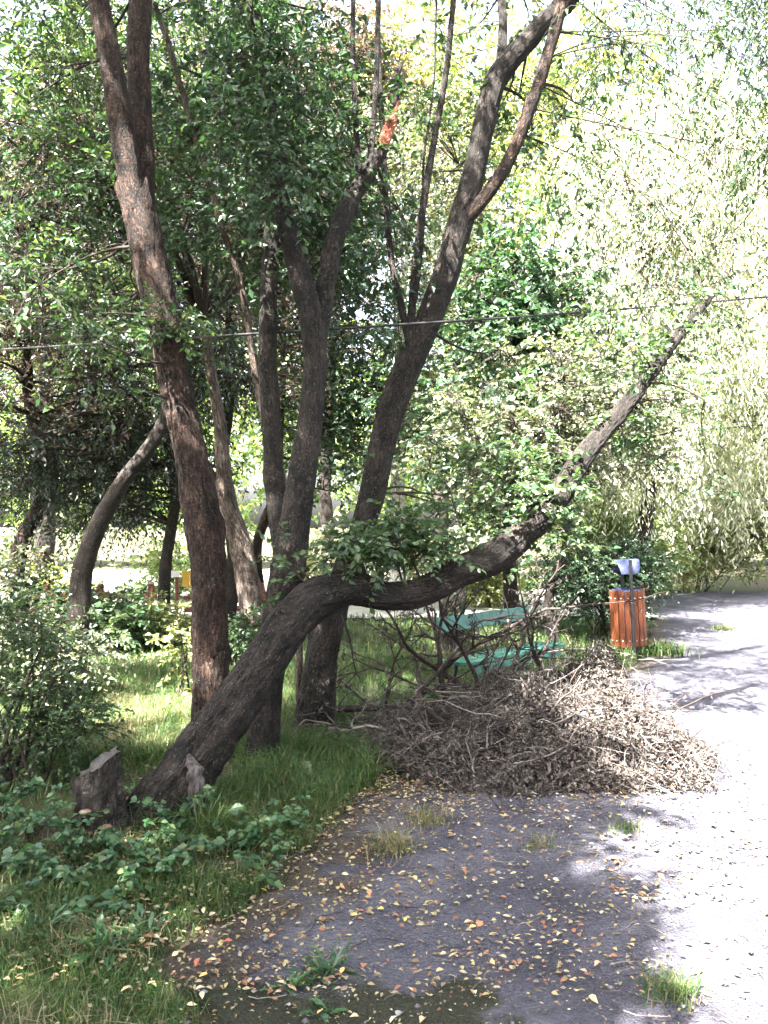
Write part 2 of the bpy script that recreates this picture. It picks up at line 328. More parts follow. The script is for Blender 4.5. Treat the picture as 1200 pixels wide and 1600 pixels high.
M['leaf_shrub'] = leaf_mat('shrub_leaf', [(0.0144, 0.036, 0.01872), (0.0216, 0.0504, 0.02448), (0.036, 0.0648, 0.0324)], .3, .4, .5)
M['leaf_weed'] = leaf_mat('weed_leaf', [(.016, .050, .022), (.026, .075, .028), (.040, .095, .036), (.06, .115, .04), (.10, .13, .05)], .35, .4, .5)
M['grass'] = leaf_mat('grass_blade', [(0.018, 0.051, 0.0132), (0.027, 0.072, 0.018), (0.042, 0.09, 0.0216), (0.072, 0.102, 0.03), (0.12, 0.114, 0.054)], .35, .5, .4, 1.3)
M['straw'] = leaf_mat('dry_grass_blade', [(0.14, 0.119, 0.063), (0.21, 0.175, 0.098), (0.084, 0.084, 0.042), (0.252, 0.21, 0.14)], .25, .6, .3, 1.1)
M['fallen'] = leaf_mat('fallen_leaf', [(0.255, 0.2125, 0.102), (0.306, 0.2635, 0.153), (0.17, 0.1105, 0.051), (0.221, 0.085, 0.04675), (0.119, 0.08075, 0.051), (0.34, 0.306, 0.204), (0.0765, 0.051, 0.03825), (0.2805, 0.238, 0.0935), (0.1445, 0.102, 0.068)], .12, .55, .4, 1.0)
M['heart'] = noise_mat('split_heartwood', [(0.18, 0.051, 0.027), (0.27, 0.09, 0.051), (0.336, 0.162, 0.102)], 18, .7, .5, .01, stretch=(1, 1, .15))
M['scar'] = noise_mat('weathered_bare_wood', [(.012, .010, .010), (.035, .029, .028), (.065, .056, .055), (.085, .075, .073)], 55, .8, .8, .01, stretch=(1, 1, .12), lo=.36, hi=.62)
M['stumpwood'] = bark_mat('rotting_stump_wood', [(0.0075, 0.006, 0.005625), (0.0225, 0.018, 0.01575), (0.045, 0.0375, 0.03225), (0.075, 0.06375, 0.05625)], scale=18, bump=.9)
M['stumptop'] = noise_mat('weathered_cut_wood', [(0.022, 0.0198, 0.0187), (0.055, 0.0506, 0.0495), (0.0935, 0.088, 0.08525)], 20, .85, .7, .01, stretch=(.3, 1, 1))
M['green_paint'] = noise_mat('worn_green_paint', [(.022, .020, .018), (.016, .085, .066), (.020, .115, .088), (.03, .13, .10), (.10, .15, .13)], 14, .4, .3, .004, .5, lo=.3, hi=.78)
M['iron'] = noise_mat('black_iron', [(.012, .012, .014), (.028, .027, .028)], 20, .55, .2, .003, .4)
M['bin_wood'] = noise_mat('orange_stained_wood', [(0.027, 0.0084, 0.0042), (0.072, 0.0192, 0.0066), (0.114, 0.0312, 0.0096), (0.15, 0.051, 0.018)], 10, .5, .4, .003, .4, island=.35, stretch=(6, 6, .6))
M['hood'] = noise_mat('sky_tinted_sheet_metal', [(.035, .045, .11), (.06, .075, .16)], 12, .35, .1, .002, .5, metal=.25)  # blue in the base colour stands for reflected sky
M['bolt'] = noise_mat('zinc_bolt', [(.45, .45, .45), (.6, .6, .6)], 12, .4, 0, metal=.7)
M['fence'] = noise_mat('red_brown_fence_wood', [(0.096, 0.032, 0.0256), (0.168, 0.06, 0.044), (0.224, 0.088, 0.068)], 12, .75, .4, .004, stretch=(1, 1, 4))
M['yellow'] = noise_mat('yellow_painted_board', [(.50, .29, .03), (.60, .36, .05)], 9, .5, .1)
M['white'] = noise_mat('white_painted_board', [(.70, .69, .66), (.80, .79, .77)], 9, .5, .1)
M['cable'] = noise_mat('black_cable', [(.008, .008, .009), (.02, .02, .02)], 20, .6, 0)
M['stone'] = noise_mat('path_pebble', [(0.0672, 0.0651, 0.0714), (0.126, 0.1218, 0.126), (0.2016, 0.1932, 0.189)], 3, .85, .2, island=.9)
M['fungus'] = noise_mat('shelf_fungus', [(0.126, 0.0585, 0.0315), (0.189, 0.126, 0.09), (0.225, 0.2025, 0.18)], 14, .7, .2)

def ground_material():
    m, nt, N, Lk, out = new_mat('soil_and_moss')
    tc = N('ShaderNodeTexCoord'); a = N('ShaderNodeTexNoise'); a.inputs['Scale'].default_value = 1.3; a.inputs['Detail'].default_value = 8; Lk(tc.outputs['Object'], a.inputs[0])
    b = N('ShaderNodeTexNoise'); b.inputs['Scale'].default_value = 45; b.inputs['Detail'].default_value = 8; b.inputs['Roughness'].default_value = .75; Lk(tc.outputs['Object'], b.inputs[0])
    r1 = ramp(nt, [(.3, (.020, .015, .011)), (.5, (.045, .034, .025)), (.72, (.10, .08, .06))]); Lk(b.outputs[0], r1.inputs[0])
    r2 = ramp(nt, [(.3, (.02, .03, .010)), (.6, (.045, .06, .02)), (.8, (.08, .095, .035))]); Lk(b.outputs[0], r2.inputs[0])
    k = ramp(nt, [(.44, (0, 0, 0)), (.58, (1, 1, 1))]); Lk(a.outputs[0], k.inputs[0])
    mx = N('ShaderNodeMix'); mx.data_type = 'RGBA'; Lk(k.outputs[0], mx.inputs[0]); Lk(r1.outputs[0], mx.inputs[6]); Lk(r2.outputs[0], mx.inputs[7])
    pb = N('ShaderNodeBsdfPrincipled'); pb.inputs['Roughness'].default_value = .95; pb.inputs['Specular IOR Level'].default_value = .2; Lk(mx.outputs[2], pb.inputs['Base Color'])
    bp = N('ShaderNodeBump'); bp.inputs['Strength'].default_value = .8; bp.inputs['Distance'].default_value = .02; Lk(b.outputs[0], bp.inputs['Height']); Lk(bp.outputs[0], pb.inputs['Normal'])
    Lk(pb.outputs[0], out.inputs[0]); return m
def path_material():
    m, nt, N, Lk, out = new_mat('worn_gravel_path')
    tc = N('ShaderNodeTexCoord')
    a = N('ShaderNodeTexNoise'); a.inputs['Scale'].default_value = 2.2; a.inputs['Detail'].default_value = 7; Lk(tc.outputs['Object'], a.inputs[0])
    b = N('ShaderNodeTexNoise'); b.inputs['Scale'].default_value = 70; b.inputs['Detail'].default_value = 6; b.inputs['Roughness'].default_value = .8; Lk(tc.outputs['Object'], b.inputs[0])
    v = N('ShaderNodeTexVoronoi'); v.inputs['Scale'].default_value = 85; Lk(tc.outputs['Object'], v.inputs[0])
    ad = N('ShaderNodeMath'); ad.operation = 'MULTIPLY_ADD'; ad.inputs[1].default_value = .6; Lk(a.outputs[0], ad.inputs[0])
    mu = N('ShaderNodeMath'); mu.operation = 'MULTIPLY'; mu.inputs[1].default_value = .42; Lk(b.outputs[0], mu.inputs[0]); Lk(mu.outputs[0], ad.inputs[2])
    at = N('ShaderNodeAttribute'); at.attribute_name = 'bark'; sx = N('ShaderNodeSeparateXYZ'); Lk(at.outputs['Vector'], sx.inputs[0])
    r = ramp(nt, [(.32, (.026, .026, .036)), (.5, (.064, .062, .083)), (.70, (.13, .128, .152))]); Lk(ad.outputs[0], r.inputs[0])
    so = ramp(nt, [(.3, (.025, .020, .016)), (.5, (.055, .044, .034)), (.72, (.11, .09, .07))]); Lk(b.outputs[0], so.inputs[0])
    mo = ramp(nt, [(.35, (.012, .013, .008)), (.55, (.028, .030, .015)), (.72, (.055, .055, .028))]); Lk(b.outputs[0], mo.inputs[0])
    c = N('ShaderNodeTexNoise'); c.inputs['Scale'].default_value = 5; c.inputs['Detail'].default_value = 6; Lk(tc.outputs['Object'], c.inputs[0])
    e = N('ShaderNodeMath'); e.operation = 'ADD'; Lk(sx.outputs[0], e.inputs[0]); Lk(c.outputs[0], e.inputs[1]); em = ramp(nt, [(.62, (1, 1, 1)), (.86, (0, 0, 0))]); Lk(e.outputs[0], em.inputs[0])
    g = N('ShaderNodeMath'); g.operation = 'ADD'; Lk(sx.outputs[1], g.inputs[0]); Lk(c.outputs[0], g.inputs[1]); gm = ramp(nt, [(.55, (1, 1, 1)), (.72, (0, 0, 0))]); Lk(g.outputs[0], gm.inputs[0])
    m1 = N('ShaderNodeMix'); m1.data_type = 'RGBA'; Lk(em.outputs[0], m1.inputs[0]); Lk(r.outputs[0], m1.inputs[6]); Lk(so.outputs[0], m1.inputs[7])
    m2 = N('ShaderNodeMix'); m2.data_type = 'RGBA'; Lk(gm.outputs[0], m2.inputs[0]); Lk(m1.outputs[2], m2.inputs[6]); Lk(mo.outputs[0], m2.inputs[7])
    pb = N('ShaderNodeBsdfPrincipled'); pb.inputs['Roughness'].default_value = .9; pb.inputs['Specular IOR Level'].default_value = .3; Lk(m2.outputs[2], pb.inputs['Base Color'])
    hh = N('ShaderNodeMath'); hh.operation = 'ADD'; Lk(b.outputs[0], hh.inputs[0]); Lk(v.outputs[0], hh.inputs[1])
    bp = N('ShaderNodeBump'); bp.inputs['Strength'].default_value = 1.0; bp.inputs['Distance'].default_value = .02; Lk(hh.outputs[0], bp.inputs['Height']); Lk(bp.outputs[0], pb.inputs['Normal'])
    Lk(pb.outputs[0], out.inputs[0]); return m
M['ground'] = ground_material(); M['path'] = path_material()
M['road'] = noise_mat('glare_pale_gravel', [(.32, .31, .29), (.42, .41, .38)], 3, .95, .2)  # gravel lightened in colour to give the white glare band

# ------------------------------------------------------------------ ground, path, far road
def axis(fine0, fine1, d, far, gr=1.35):
    a = list(np.arange(fine0, fine1, d)); s = d; x = a[-1]
    while x < far: s *= gr; x += s; a.append(x)
    s = d; x = a[0]
    while x > -far: s *= gr; x -= s; a.insert(0, x)
    return np.array(a)
def grid_faces(ny, nx):
    i, j = np.meshgrid(np.arange(ny - 1), np.arange(nx - 1), indexing='ij')
    return np.stack([i * nx + j, i * nx + j + 1, (i + 1) * nx + j + 1, (i + 1) * nx + j], -1).reshape(-1, 4)
xs, ys = axis(-6, 6, .12, 300), axis(-1, 14, .12, 400)
X, Y = np.meshgrid(xs, ys); Z = gz(X, Y) + 0.012 * fbm(np.stack([X * 4, Y * 4, X * 0], -1), 8, 2) * (np.hypot(X, Y) < 20)
mb = MB(); mb.add(np.stack([X, Y, Z - 0.03], -1).reshape(-1, 3), grid_faces(len(ys), len(xs)), 0, True)
tag(mb.build('ground', M['ground']), kind='structure')

LEFT_Y = A(-6, 0, 2.5, 3.03, 3.5, 4.2, 4.76, 6, 7.5, 9.5, 11.8, 14, 16, 18.2, 18.8)
LEFT_X = A(-1.4, -1.0, -.66, -.72, -.56, -.32, -.10, .75, 1.75, 3.1, 3.95, 4.5, 5.0, 5.6, 7)
def left_edge(y): return np.interp(y, LEFT_Y, LEFT_X) + 0.10 * vnoise(np.stack([y * 3.1, y * 0, y * 0], -1), 4) + .05 * vnoise(np.stack([y * 9.1, y * 0, y * 0], -1), 5)
yy = np.concatenate([np.arange(-5, 2, .3), np.arange(2, 7, .03), np.arange(7, 19, .12)])
tt = np.concatenate([np.linspace(0, .3, 110, endpoint=False), np.linspace(.3, 1, 45)])
le = left_edge(yy); X = le[:, None] + (14 - le[:, None]) * tt[None]; Y = np.broadcast_to(yy[:, None], X.shape)
q = np.stack([X, Y, X * 0], -1)
Z = gz(X, Y) * np.minimum(1, 3 * np.abs(tt)[None] + .4) + .006 + 0.012 * fbm(q * 7, 12, 3) + 0.010 * fbm(q * 19, 15, 3)
Z[:, 0] -= .05
D1 = (X - le[:, None]) * .9; D2 = np.maximum((Y - 2.72) * 2.2, (X - .25) * 1.2)       # distance from the verge; from the mossy strip
mb = MB(); mb.add(np.stack([X, Y, Z], -1).reshape(-1, 3), grid_faces(*X.shape), 0, True, np.stack([D1, D2, D1], -1).reshape(-1, 3))
tag(mb.build('path', M['path']), kind='structure')
def path_z(x, y): return gz(x, y) + .008

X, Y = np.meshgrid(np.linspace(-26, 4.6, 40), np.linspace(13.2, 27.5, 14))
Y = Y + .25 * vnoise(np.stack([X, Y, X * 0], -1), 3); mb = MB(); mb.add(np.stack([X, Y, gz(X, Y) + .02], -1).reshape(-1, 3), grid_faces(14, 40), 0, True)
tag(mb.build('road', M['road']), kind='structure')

# ------------------------------------------------------------------ the four trees of the clump
def root(name, loc, label, cat, group=None): return tag(empty(name, loc), label, cat, group)
def PP(seq, Y0, Y1=None):
    Y1 = Y0 if Y1 is None else Y1; n = len(seq)
    return np.array([P(x, y, Y0 + (Y1 - Y0) * i / (n - 1)) for i, (x, y) in enumerate(seq)])

def tree_crown(t, name, mats, parts, seed):
    rng = np.random.default_rng(seed); mb = MB()
    for hubs, anc, kw in parts: foliage(mb, hubs, anc, rng, **kw)
    return mb.build(name, mats, t)

R0 = np.random.default_rng(11)
# --- leaning tree
t = root('leaning_tree', (-1.2, 4.3, 0), 'bent tree whose trunk leans low to the right over the path edge', 'tree')
pts = np.array([A(-1.24, 4.30, -.12), P(262, 1262, 4.3), P(300, 1195, 4.34), P(350, 1125, 4.42), P(405, 1045, 4.55), P(450, 978, 4.68), P(492, 938, 4.8), P(545, 918, 4.92),
                P(600, 930, 5.0), P(660, 925, 5.08), P(715, 895, 5.15), P(775, 868, 5.22), P(835, 815, 5.3), P(880, 765, 5.38), P(910, 715, 5.45), P(965, 650, 5.6), P(1010, 590, 5.75), P(1060, 525, 5.9), P(1112, 462, 6.1)])
rd = A(.25, .215, .17, .145, .134, .13, .138, .122, .098, .098, .110, .115, .10, .09, .078, .065, .058, .046, .028)
mb = MB(); lean = stem(mb, pts, rd * .94, 56, .022, .15, 21, 0, knots=20, flare=.38)
tr = mb.build('trunk', M['bark'], t)
# bare scar at the foot, a raised sliver of wood with no bark
def patch_on(line, k0, k1, r, side, up, w, name, mat, parent, thick=.02, seed=3):
    mb = MB(); n = 26; ks = np.linspace(k0, k1, n); idx = np.arange(len(line))
    c = np.stack([np.interp(ks, idx, line[:, a]) for a in range(3)], 1); s = np.linspace(-1, 1, 11)
    prof = np.sin(np.linspace(0.02, np.pi - .02, n)) ** .55 * w
    off = side[None] * r[:, None] if np.ndim(r) else side[None] * r
    v = c[:, None] + off[:, None] + up[None, None] * (s[None, :, None] * prof[:, None, None]) - side[None, None] * (s[None, :, None] ** 2 * prof[:, None, None] * .35)
    v = v + side * (.006 * fbm(v * A(60, 60, 9), seed, 3))[..., None] + up * (.010 * fbm(v * A(5, 5, 40), seed + 4, 2))[..., None]
    v2 = v - side * thick * 2.5
    f = grid_faces(n, 11); a = np.arange(n * 11).reshape(n, 11)
    rim = np.concatenate([a[0], a[1:, -1], a[-1, ::-1][1:], a[::-1, 0][1:-1]]); r2 = np.roll(rim, -1)
    mb.add(np.concatenate([v.reshape(-1, 3), v2.reshape(-1, 3)]), [f, np.stack([rim, rim + n * 11, r2 + n * 11, r2], -1)], 0, True)
    return mb.build(name, mat, parent)
sc_line = np.array([P(303, 1272, 4.13), P(308, 1240, 4.12), P(304, 1205, 4.145), P(297, 1178, 4.21)])
sl, _ = catmull(sc_line, [1] * 4, .01)
patch_on(sl, 0, len(sl) - 1, 0.0, unit(A(.25, -.95, .15)), unit(A(1, .25, .1)), .042, 'bare_wood', M['scar'], tr)
anc = lean[::6]
parts = []
def hubs_px(n, x0, x1, y0, y1, Y0, Y1, seed, **k): return cloud(np.random.default_rng(seed), n, x0, x1, y0, y1, Y0, Y1, seed=seed, **k)
near = dict(k=7, spread=.10, L=.16, M=8, ll=.050, lw=.029, droop=.15, q=1, limb_r=.010, main=.3)
parts.append((hubs_px(30, 535, 720, 850, 915, 4.85, 5.2, 31), anc, near))
parts.append((hubs_px(9, 590, 640, 740, 830, 5.0, 5.2, 32), anc, near))
parts.append((hubs_px(34, 700, 900, 700, 880, 5.1, 5.5, 33), anc, near))
parts.append((hubs_px(26, 840, 1120, 470, 800, 5.3, 6.1, 34), anc, near))
parts.append((hubs_px(7, 430, 510, 860, 915, 4.6, 4.9, 35), anc, dict(near, k=3)))
parts.append((hubs_px(60, 900, 1260, 150, 520, 5.7, 6.9, 36), lean[-60::4], dict(near, k=5, L=.3, spread=.25, droop=.8, ll=.05, lw=.02, limb_r=.006, main=.1)))
tree_crown(t, 'crown', [M['leaf_main'], M['twig']], parts, 71)

# --- upright tree at the left (forks high up)
t = root('forked_tree', (-1.2, 5.5, 0), 'tall reddish trunk forking into two stems, standing behind the leaning trunk', 'tree')
mb = MB()
tl = stem(mb, PP([(328, 1190), (330, 1100), (328, 1000), (326, 900), (318, 820), (300, 720), (282, 640), (262, 540), (242, 440), (222, 350), (206, 285)], 5.5, 5.6), A(.15, .135, .128, .128, .135, .118, .112, .112, .122, .126, .122), 56, .025, .10, 41, 0, 14, .25)
mb.build('trunk', M['bark_red'], t)
mb = MB(); l1 = stem(mb, np.vstack([PP([(214, 330), (200, 260), (188, 190), (176, 110), (158, 20), (140, -70), (110, -200), (60, -420)], 5.55, 5.4)]), A(.08, .088, .085, .08, .074, .07, .06, .035), 36, .03, .09, 42, 0, 5); mb.build('limb', M['bark_red'], t)
mb = MB(); l2 = stem(mb, np.vstack([PP([(226, 345), (224, 260), (220, 180), (216, 100), (219, 20), (222, -70), (240, -220), (280, -420)], 5.62, 5.9)]), A(.075, .082, .082, .084, .084, .08, .06, .03), 36, .03, .09, 43, 0, 5); mb.build('limb', M['bark_red'], t)
an = np.concatenate([tl[60::10], l1[::10], l2[::10]])
mid = dict(k=7, spread=.22, L=.26, M=9, ll=.072, lw=.038, droop=.3, q=0, limb_r=.014, main=.2)
parts = [(hubs_px(10, 235, 300, 480, 545, 5.3, 5.6, 51), tl[::6], dict(near, k=5)),
         (hubs_px(10, 100, 200, 470, 620, 4.9, 5.4, 52), tl[::6], dict(near, k=4, L=.22)),
         (hubs_px(55, -80, 230, -150, 330, 5.8, 7.2, 53), an, mid),
         (hubs_px(16, 0, 300, 380, 640, 6.0, 7.0, 54), an, dict(mid, k=5)),
         (ell(np.random.default_rng(55), 50, (-2.2, 4.6, 7.6, 2.6, 2.6, 1.5), seed=5), an, dict(mid, k=8, ll=.08, lw=.045))]
tree_crown(t, 'crown', [M['leaf_main'], M['twig']], parts, 72)

# --- central tree with the snapped limb
t = root('snapped_limb_tree', (-.83, 5.35, 0), 'dark trunk in the middle with one limb snapped off to red wood', 'tree')
mb = MB()
cl = stem(mb, PP([(408, 1215), (414, 1130), (424, 1040), (436, 960), (452, 880), (464, 800), (476, 720), (488, 630), (492, 560), (484, 490), (468, 430), (452, 370), (436, 290), (424, 200), (408, 100), (390, 0), (370, -150), (350, -330)], 5.33, 5.5),
          A(.135, .118, .112, .125, .14, .118, .112, .095, .09, .092, .088, .08, .064, .056, .048, .044, .036, .02) * .88, 52, .025, .10, 44, 0, 14, .3)
mb.build('trunk', M['bark'], t)
mb = MB(); c2 = stem(mb, PP([(456, 900), (440, 840), (430, 760), (424, 660), (418, 560), (420, 460), (424, 360), (420, 240), (412, 120), (400, -40)], 5.5, 6.1), A(.10, .092, .085, .085, .082, .078, .068, .05, .04, .03) * .85, 36, .03, .10, 45, 0, 6); mb.build('limb', M['bark'], t)
mb = MB(); c3 = stem(mb, PP([(490, 560), (502, 500), (508, 450), (522, 380), (542, 325), (566, 283), (588, 250), (600, 233)], 5.45, 5.6), A(.06, .066, .066, .066, .062, .058, .05, .036), 36, .02, .12, 46, 0, 6)
lb = mb.build('limb', M['bark'], t)
mb = MB(); c4 = stem(mb, PP([(596, 245), (602, 222), (612, 185), (619, 160), (617, 130), (624, 105), (630, 95)], 5.6, 5.62), A(.032, .022, .020, .024, .028, .022, .006), 16, .015, .16, 47, 0, 2); mb.build('broken_stub', M['bark'], lb)
# torn red heartwood
mb = MB(); n = 24; s = np.linspace(0, 1, n)
L0, L1 = PP([(589, 222), (600, 196), (612, 176), (622, 158)], 5.53), PP([(604, 231), (614, 205), (621, 180), (623.5, 157)], 5.53)
a, _ = catmull(L0, [1] * 4, .004); b, _ = catmull(L1, [1] * 4, .004)
ia = np.linspace(0, 1, n); a = np.stack([np.interp(ia, np.linspace(0, 1, len(a)), a[:, k]) for k in range(3)], 1); b = np.stack([np.interp(ia, np.linspace(0, 1, len(b)), b[:, k]) for k in range(3)], 1)
w = np.linspace(0, 1, 9); v = a[:, None] * (1 - w[None, :, None]) + b[:, None] * w[None, :, None]
v[..., 1] += -.012 * np.sin(w * np.pi)[None] + .008 * fbm(v * A(120, 1, 20), 5, 2); v[:3, :, 2] += (.03 * _hash(np.arange(9), np.arange(9), np.arange(9), 3) - .02)[None] * np.linspace(1, 0, 3)[:, None]
v2 = v.copy(); v2[..., 1] += .05
ar = np.arange(n * 9).reshape(n, 9); rim = np.concatenate([ar[0], ar[1:, -1], ar[-1, ::-1][1:], ar[::-1, 0][1:-1]]); r2 = np.roll(rim, -1)
mb.add(np.concatenate([v.reshape(-1, 3), v2.reshape(-1, 3)]), [grid_faces(n, 9), np.stack([rim, rim + n * 9, r2 + n * 9, r2], -1)], 0, False)
tag(mb.build('torn_heartwood', M['heart'], lb), 'bright red torn wood on the broken limb end')
mb = MB()
for k, (seq, w0) in enumerate([([(563, 300), (558, 230), (555, 150), (551, 60), (548, -40), (540, -200)], .026), ([(570, 290), (580, 240), (586, 150), (590, 60), (594, -30), (600, -200)], .026)]):
    mb = MB(); stem(mb, PP(seq, 5.55, 5.7), np.linspace(w0, w0 * .5, len(seq)), 14, .03, .08, 60 + k, 0, 0, wob=.02); mb.build('shoot', M['bark'], t)
an = np.concatenate([cl[90::8], c2[40::8], c3[::8]])
parts = [(hubs_px(150, 240, 560, -120, 420, 5.9, 7.4, 61), an, dict(mid, k=7)),
         (hubs_px(50, 380, 640, 280, 560, 6.0, 7.2, 62), an, dict(mid, k=5)),
         (hubs_px(46, 350, 500, -60, 330, 4.9, 5.3, 76, thr=-.4), an, dict(mid, k=6, spread=.16, ll=.06, lw=.034, limb_r=.008)),
         (hubs_px(16, 540, 640, 140, 320, 5.5, 5.8, 63), an, dict(near, k=3)),
         (ell(np.random.default_rng(64), 60, (-.9, 4.8, 7.9, 2.4, 2.6, 1.4), seed=6), an, dict(mid, k=8, ll=.08, lw=.045))]
tree_crown(t, 'crown', [M['leaf_deep'], M['twig']], parts, 73)

# --- right tree, leaning away
t = root('slanting_tree', (-.55, 6.25, 0), 'dark straight trunk slanting up to the right with a lit side branch', 'tree')
mb = MB()
sl_ = stem(mb, PP([(488, 1160), (494, 1100), (504, 1020), (520, 950), (545, 880), (568, 820), (588, 740), (608, 650), (634, 580), (662, 520), (692, 440), (716, 360), (738, 280), (756, 200), (776, 125), (826, 62), (884, 2), (930, -60), (1000, -190), (1050, -330)], 6.25, 6.3),
           A(.175, .165, .14, .125, .115, .108, .118, .122, .122, .118, .116, .110, .104, .098, .096, .09, .085, .078, .06, .03) * .93, 52, .028, .10, 48, 0, 14, .2)
mb.build('trunk', M['bark'], t)
mb = MB(); s2 = stem(mb, PP([(728, 345), (752, 315), (784, 270), (808, 222), (826, 175), (846, 118), (866, 50), (880, 0), (900, -80), (930, -200)], 6.25, 6.0), A(.05, .058, .055, .052, .05, .052, .046, .044, .04, .02), 28, .03, .08, 49, 0, 4); mb.build('limb', M['bark_red'], t)
mb = MB(); s3 = stem(mb, PP([(775, 135), (783, 90), (786, 40), (783, -10), (776, -120)], 6.28, 6.4), A(.042, .04, .036, .034, .02), 20, .03, .08, 50, 0, 1); mb.build('limb', M['bark'], t)
for k, (seq, w0) in enumerate([([(645, 560), (628, 480), (612, 410), (601, 300), (597, 200), (592, 60), (588, -60), (580, -200)], .032), ([(640, 560), (646, 440), (658, 330), (676, 220), (694, 110), (706, -10), (715, -150)], .036), ([(650, 470), (662, 360), (664, 250), (678, 140), (684, 30), (690, -100)], .012)]):
    mb = MB(); stem(mb, PP(seq, 6.2, 6.1), np.linspace(w0, w0 * .55, len(seq)), 14, .03, .08, 65 + k, 0, 0, wob=.02); mb.build('shoot', M['bark'], t)
mb = MB(); an = np.concatenate([sl_[160::8], s2[::6], s3[::6]])
parts = [(hubs_px(60, 640, 900, -80, 330, 6.3, 7.4, 66), an, dict(mid, k=3, M=7)),
         (hubs_px(150, 880, 1280, -100, 330, 5.6, 7.2, 67), an, dict(mid, k=5, droop=.9, ll=.06, lw=.022, limb_r=.006, main=.1)),
         (hubs_px(30, 560, 800, 540, 860, 6.4, 7.2, 68), sl_[60::8], dict(mid, k=4)),
         (ell(np.random.default_rng(69), 60, (1.0, 5.6, 8.2, 2.2, 2.4, 1.4), seed=7), an, dict(mid, k=6, ll=.08, lw=.04))]
tree_crown(t, 'crown', [M['leaf_main'], M['twig']], parts, 74)

# --- slender pale pole leaning into the clump, and the pale leaning tree behind
t = root('slender_tree', P(452, 800, 6.2) * A(1, 1, 0), 'thin pale bare stem slanting up to the left between the trunks', 'tree')
mb = MB(); stem(mb, PP([(470, 1160), (462, 950), (450, 790), (428, 705), (408, 630), (398, 570), (388, 490), (372, 420), (346, 350), (322, 280), (300, 215), (282, 150), (268, 100), (240, 0)], 6.4, 6.0), np.linspace(.032, .022, 14), 18, .03, .10, 77, 0, 6, wob=.03)
mb.build('trunk', M['bark_pale'], t)
parts = [(hubs_px(12, 250, 340, 60, 260, 5.9, 6.2, 78), PP([(300, 215), (268, 100)], 6.1), dict(near, k=4))]
tree_crown(t, 'crown', [M['leaf_main'], M['twig']], parts, 75)

# --- stump
def make_stump():
    t = root('tree_stump', (P(155, 1310, 4.05)[0], 4.1, 0), 'rotting stump with slanted cut top beside the leaning trunk foot', 'stump')
    mb = MB(); n, seg = 34, 48; th = np.linspace(0, 2 * np.pi, seg, endpoint=False); z = np.linspace(-.08, 1, n)
    cx, cy = t.location[0], t.location[1]
    lob = 1 + .10 * np.cos(3 * th + 1) + .07 * np.cos(5 * th) + .05 * np.cos(8 * th + 2)
    r = .112 * lob[None] * (1.12 - .22 * z[:, None] + .25 * np.exp(-np.maximum(z, 0) / .12)[:, None])
    bk = np.stack([np.broadcast_to(np.cos(th) * .12, (n, seg)), np.broadcast_to(np.sin(th) * .12, (n, seg)), np.broadcast_to(z[:, None] * .4, (n, seg))], -1)
    r = r * (1 + .20 * fbm(bk * A(30, 30, 5), 6, 3) + .10 * fbm(bk * A(70, 70, 12), 9, 2))
    top = .385 + .058 * np.cos(th - .3) + .03 * (_hash(np.arange(seg) // 3, np.arange(seg) * 0, np.arange(seg) * 0, 9) - .5)
    x = cx + r * np.cos(th) - .02 * z[:, None]; y = cy + r * np.sin(th); zz = z[:, None] * top[None]
    i, j = np.meshgrid(np.arange(n - 1), np.arange(seg), indexing='ij'); j2 = (j + 1) % seg
    v = np.stack([x, y, zz], -1); mb.add(v.reshape(-1, 3), np.stack([i * seg + j, i * seg + j2, (i + 1) * seg + j2, (i + 1) * seg + j], -1).reshape(-1, 4), 0, True, bk.reshape(-1, 3))
    st = mb.build('trunk', M['stumpwood'], t)
    mb = MB(); c = v[-1].mean(0); rings = [v[-1] * (1 - k) + c * k for k in (0, .12, .3, .5, .7, .88)]; rr = np.stack(rings) - A(0, 0, .012) * np.array([0, 1, 2, 2.4, 2, 2.6])[:, None, None]
    rr[1:, :, 2] += .008 * fbm(rr[1:] * 40, 3, 2); rr[..., 2] += .001
    i, j = np.meshgrid(np.arange(5), np.arange(seg), indexing='ij'); j2 = (j + 1) % seg
    k = np.arange(seg); mb.add(np.vstack([rr.reshape(-1, 3), rr[-1].mean(0)]), [np.stack([i * seg + j, i * seg + j2, (i + 1) * seg + j2, (i + 1) * seg + j], -1).reshape(-1, 4), np.stack([5 * seg + k, 5 * seg + (k + 1) % seg, np.full(seg, 6 * seg)], -1)], 0, True)
    mb.build('cut_top', M['stumptop'], t)
    for (px, py, w, nm) in ((133, 1268, .03, 'shelf_fungus'), (166, 1292, .028, 'shelf_fungus')):
        mb = MB(); c = P(px, py, 3.97); a = np.linspace(0, 2 * np.pi, 18, endpoint=False); rows = []
        for kz, kr in ((-.010, .3), (-.008, .85), (0, 1), (.006, .8), (.010, .3)):
            rows.append(np.stack([c[0] + w * kr * np.cos(a) * (1 + .1 * np.cos(3 * a)), c[1] + .03 * kr * np.sin(a), np.full(18, c[2] + kz)], -1))
        rr = np.stack(rows); i, j = np.meshgrid(np.arange(4), np.arange(18), indexing='ij'); j2 = (j + 1) % 18
        mb.add(rr.reshape(-1, 3), [np.stack([i * 18 + j, i * 18 + j2, (i + 1) * 18 + j2, (i + 1) * 18 + j], -1).reshape(-1, 4), np.arange(18)[None, ::-1], (72 + np.arange(18))[None]], 0, True)
        mb.build(nm, M['fungus'], t)
make_stump()

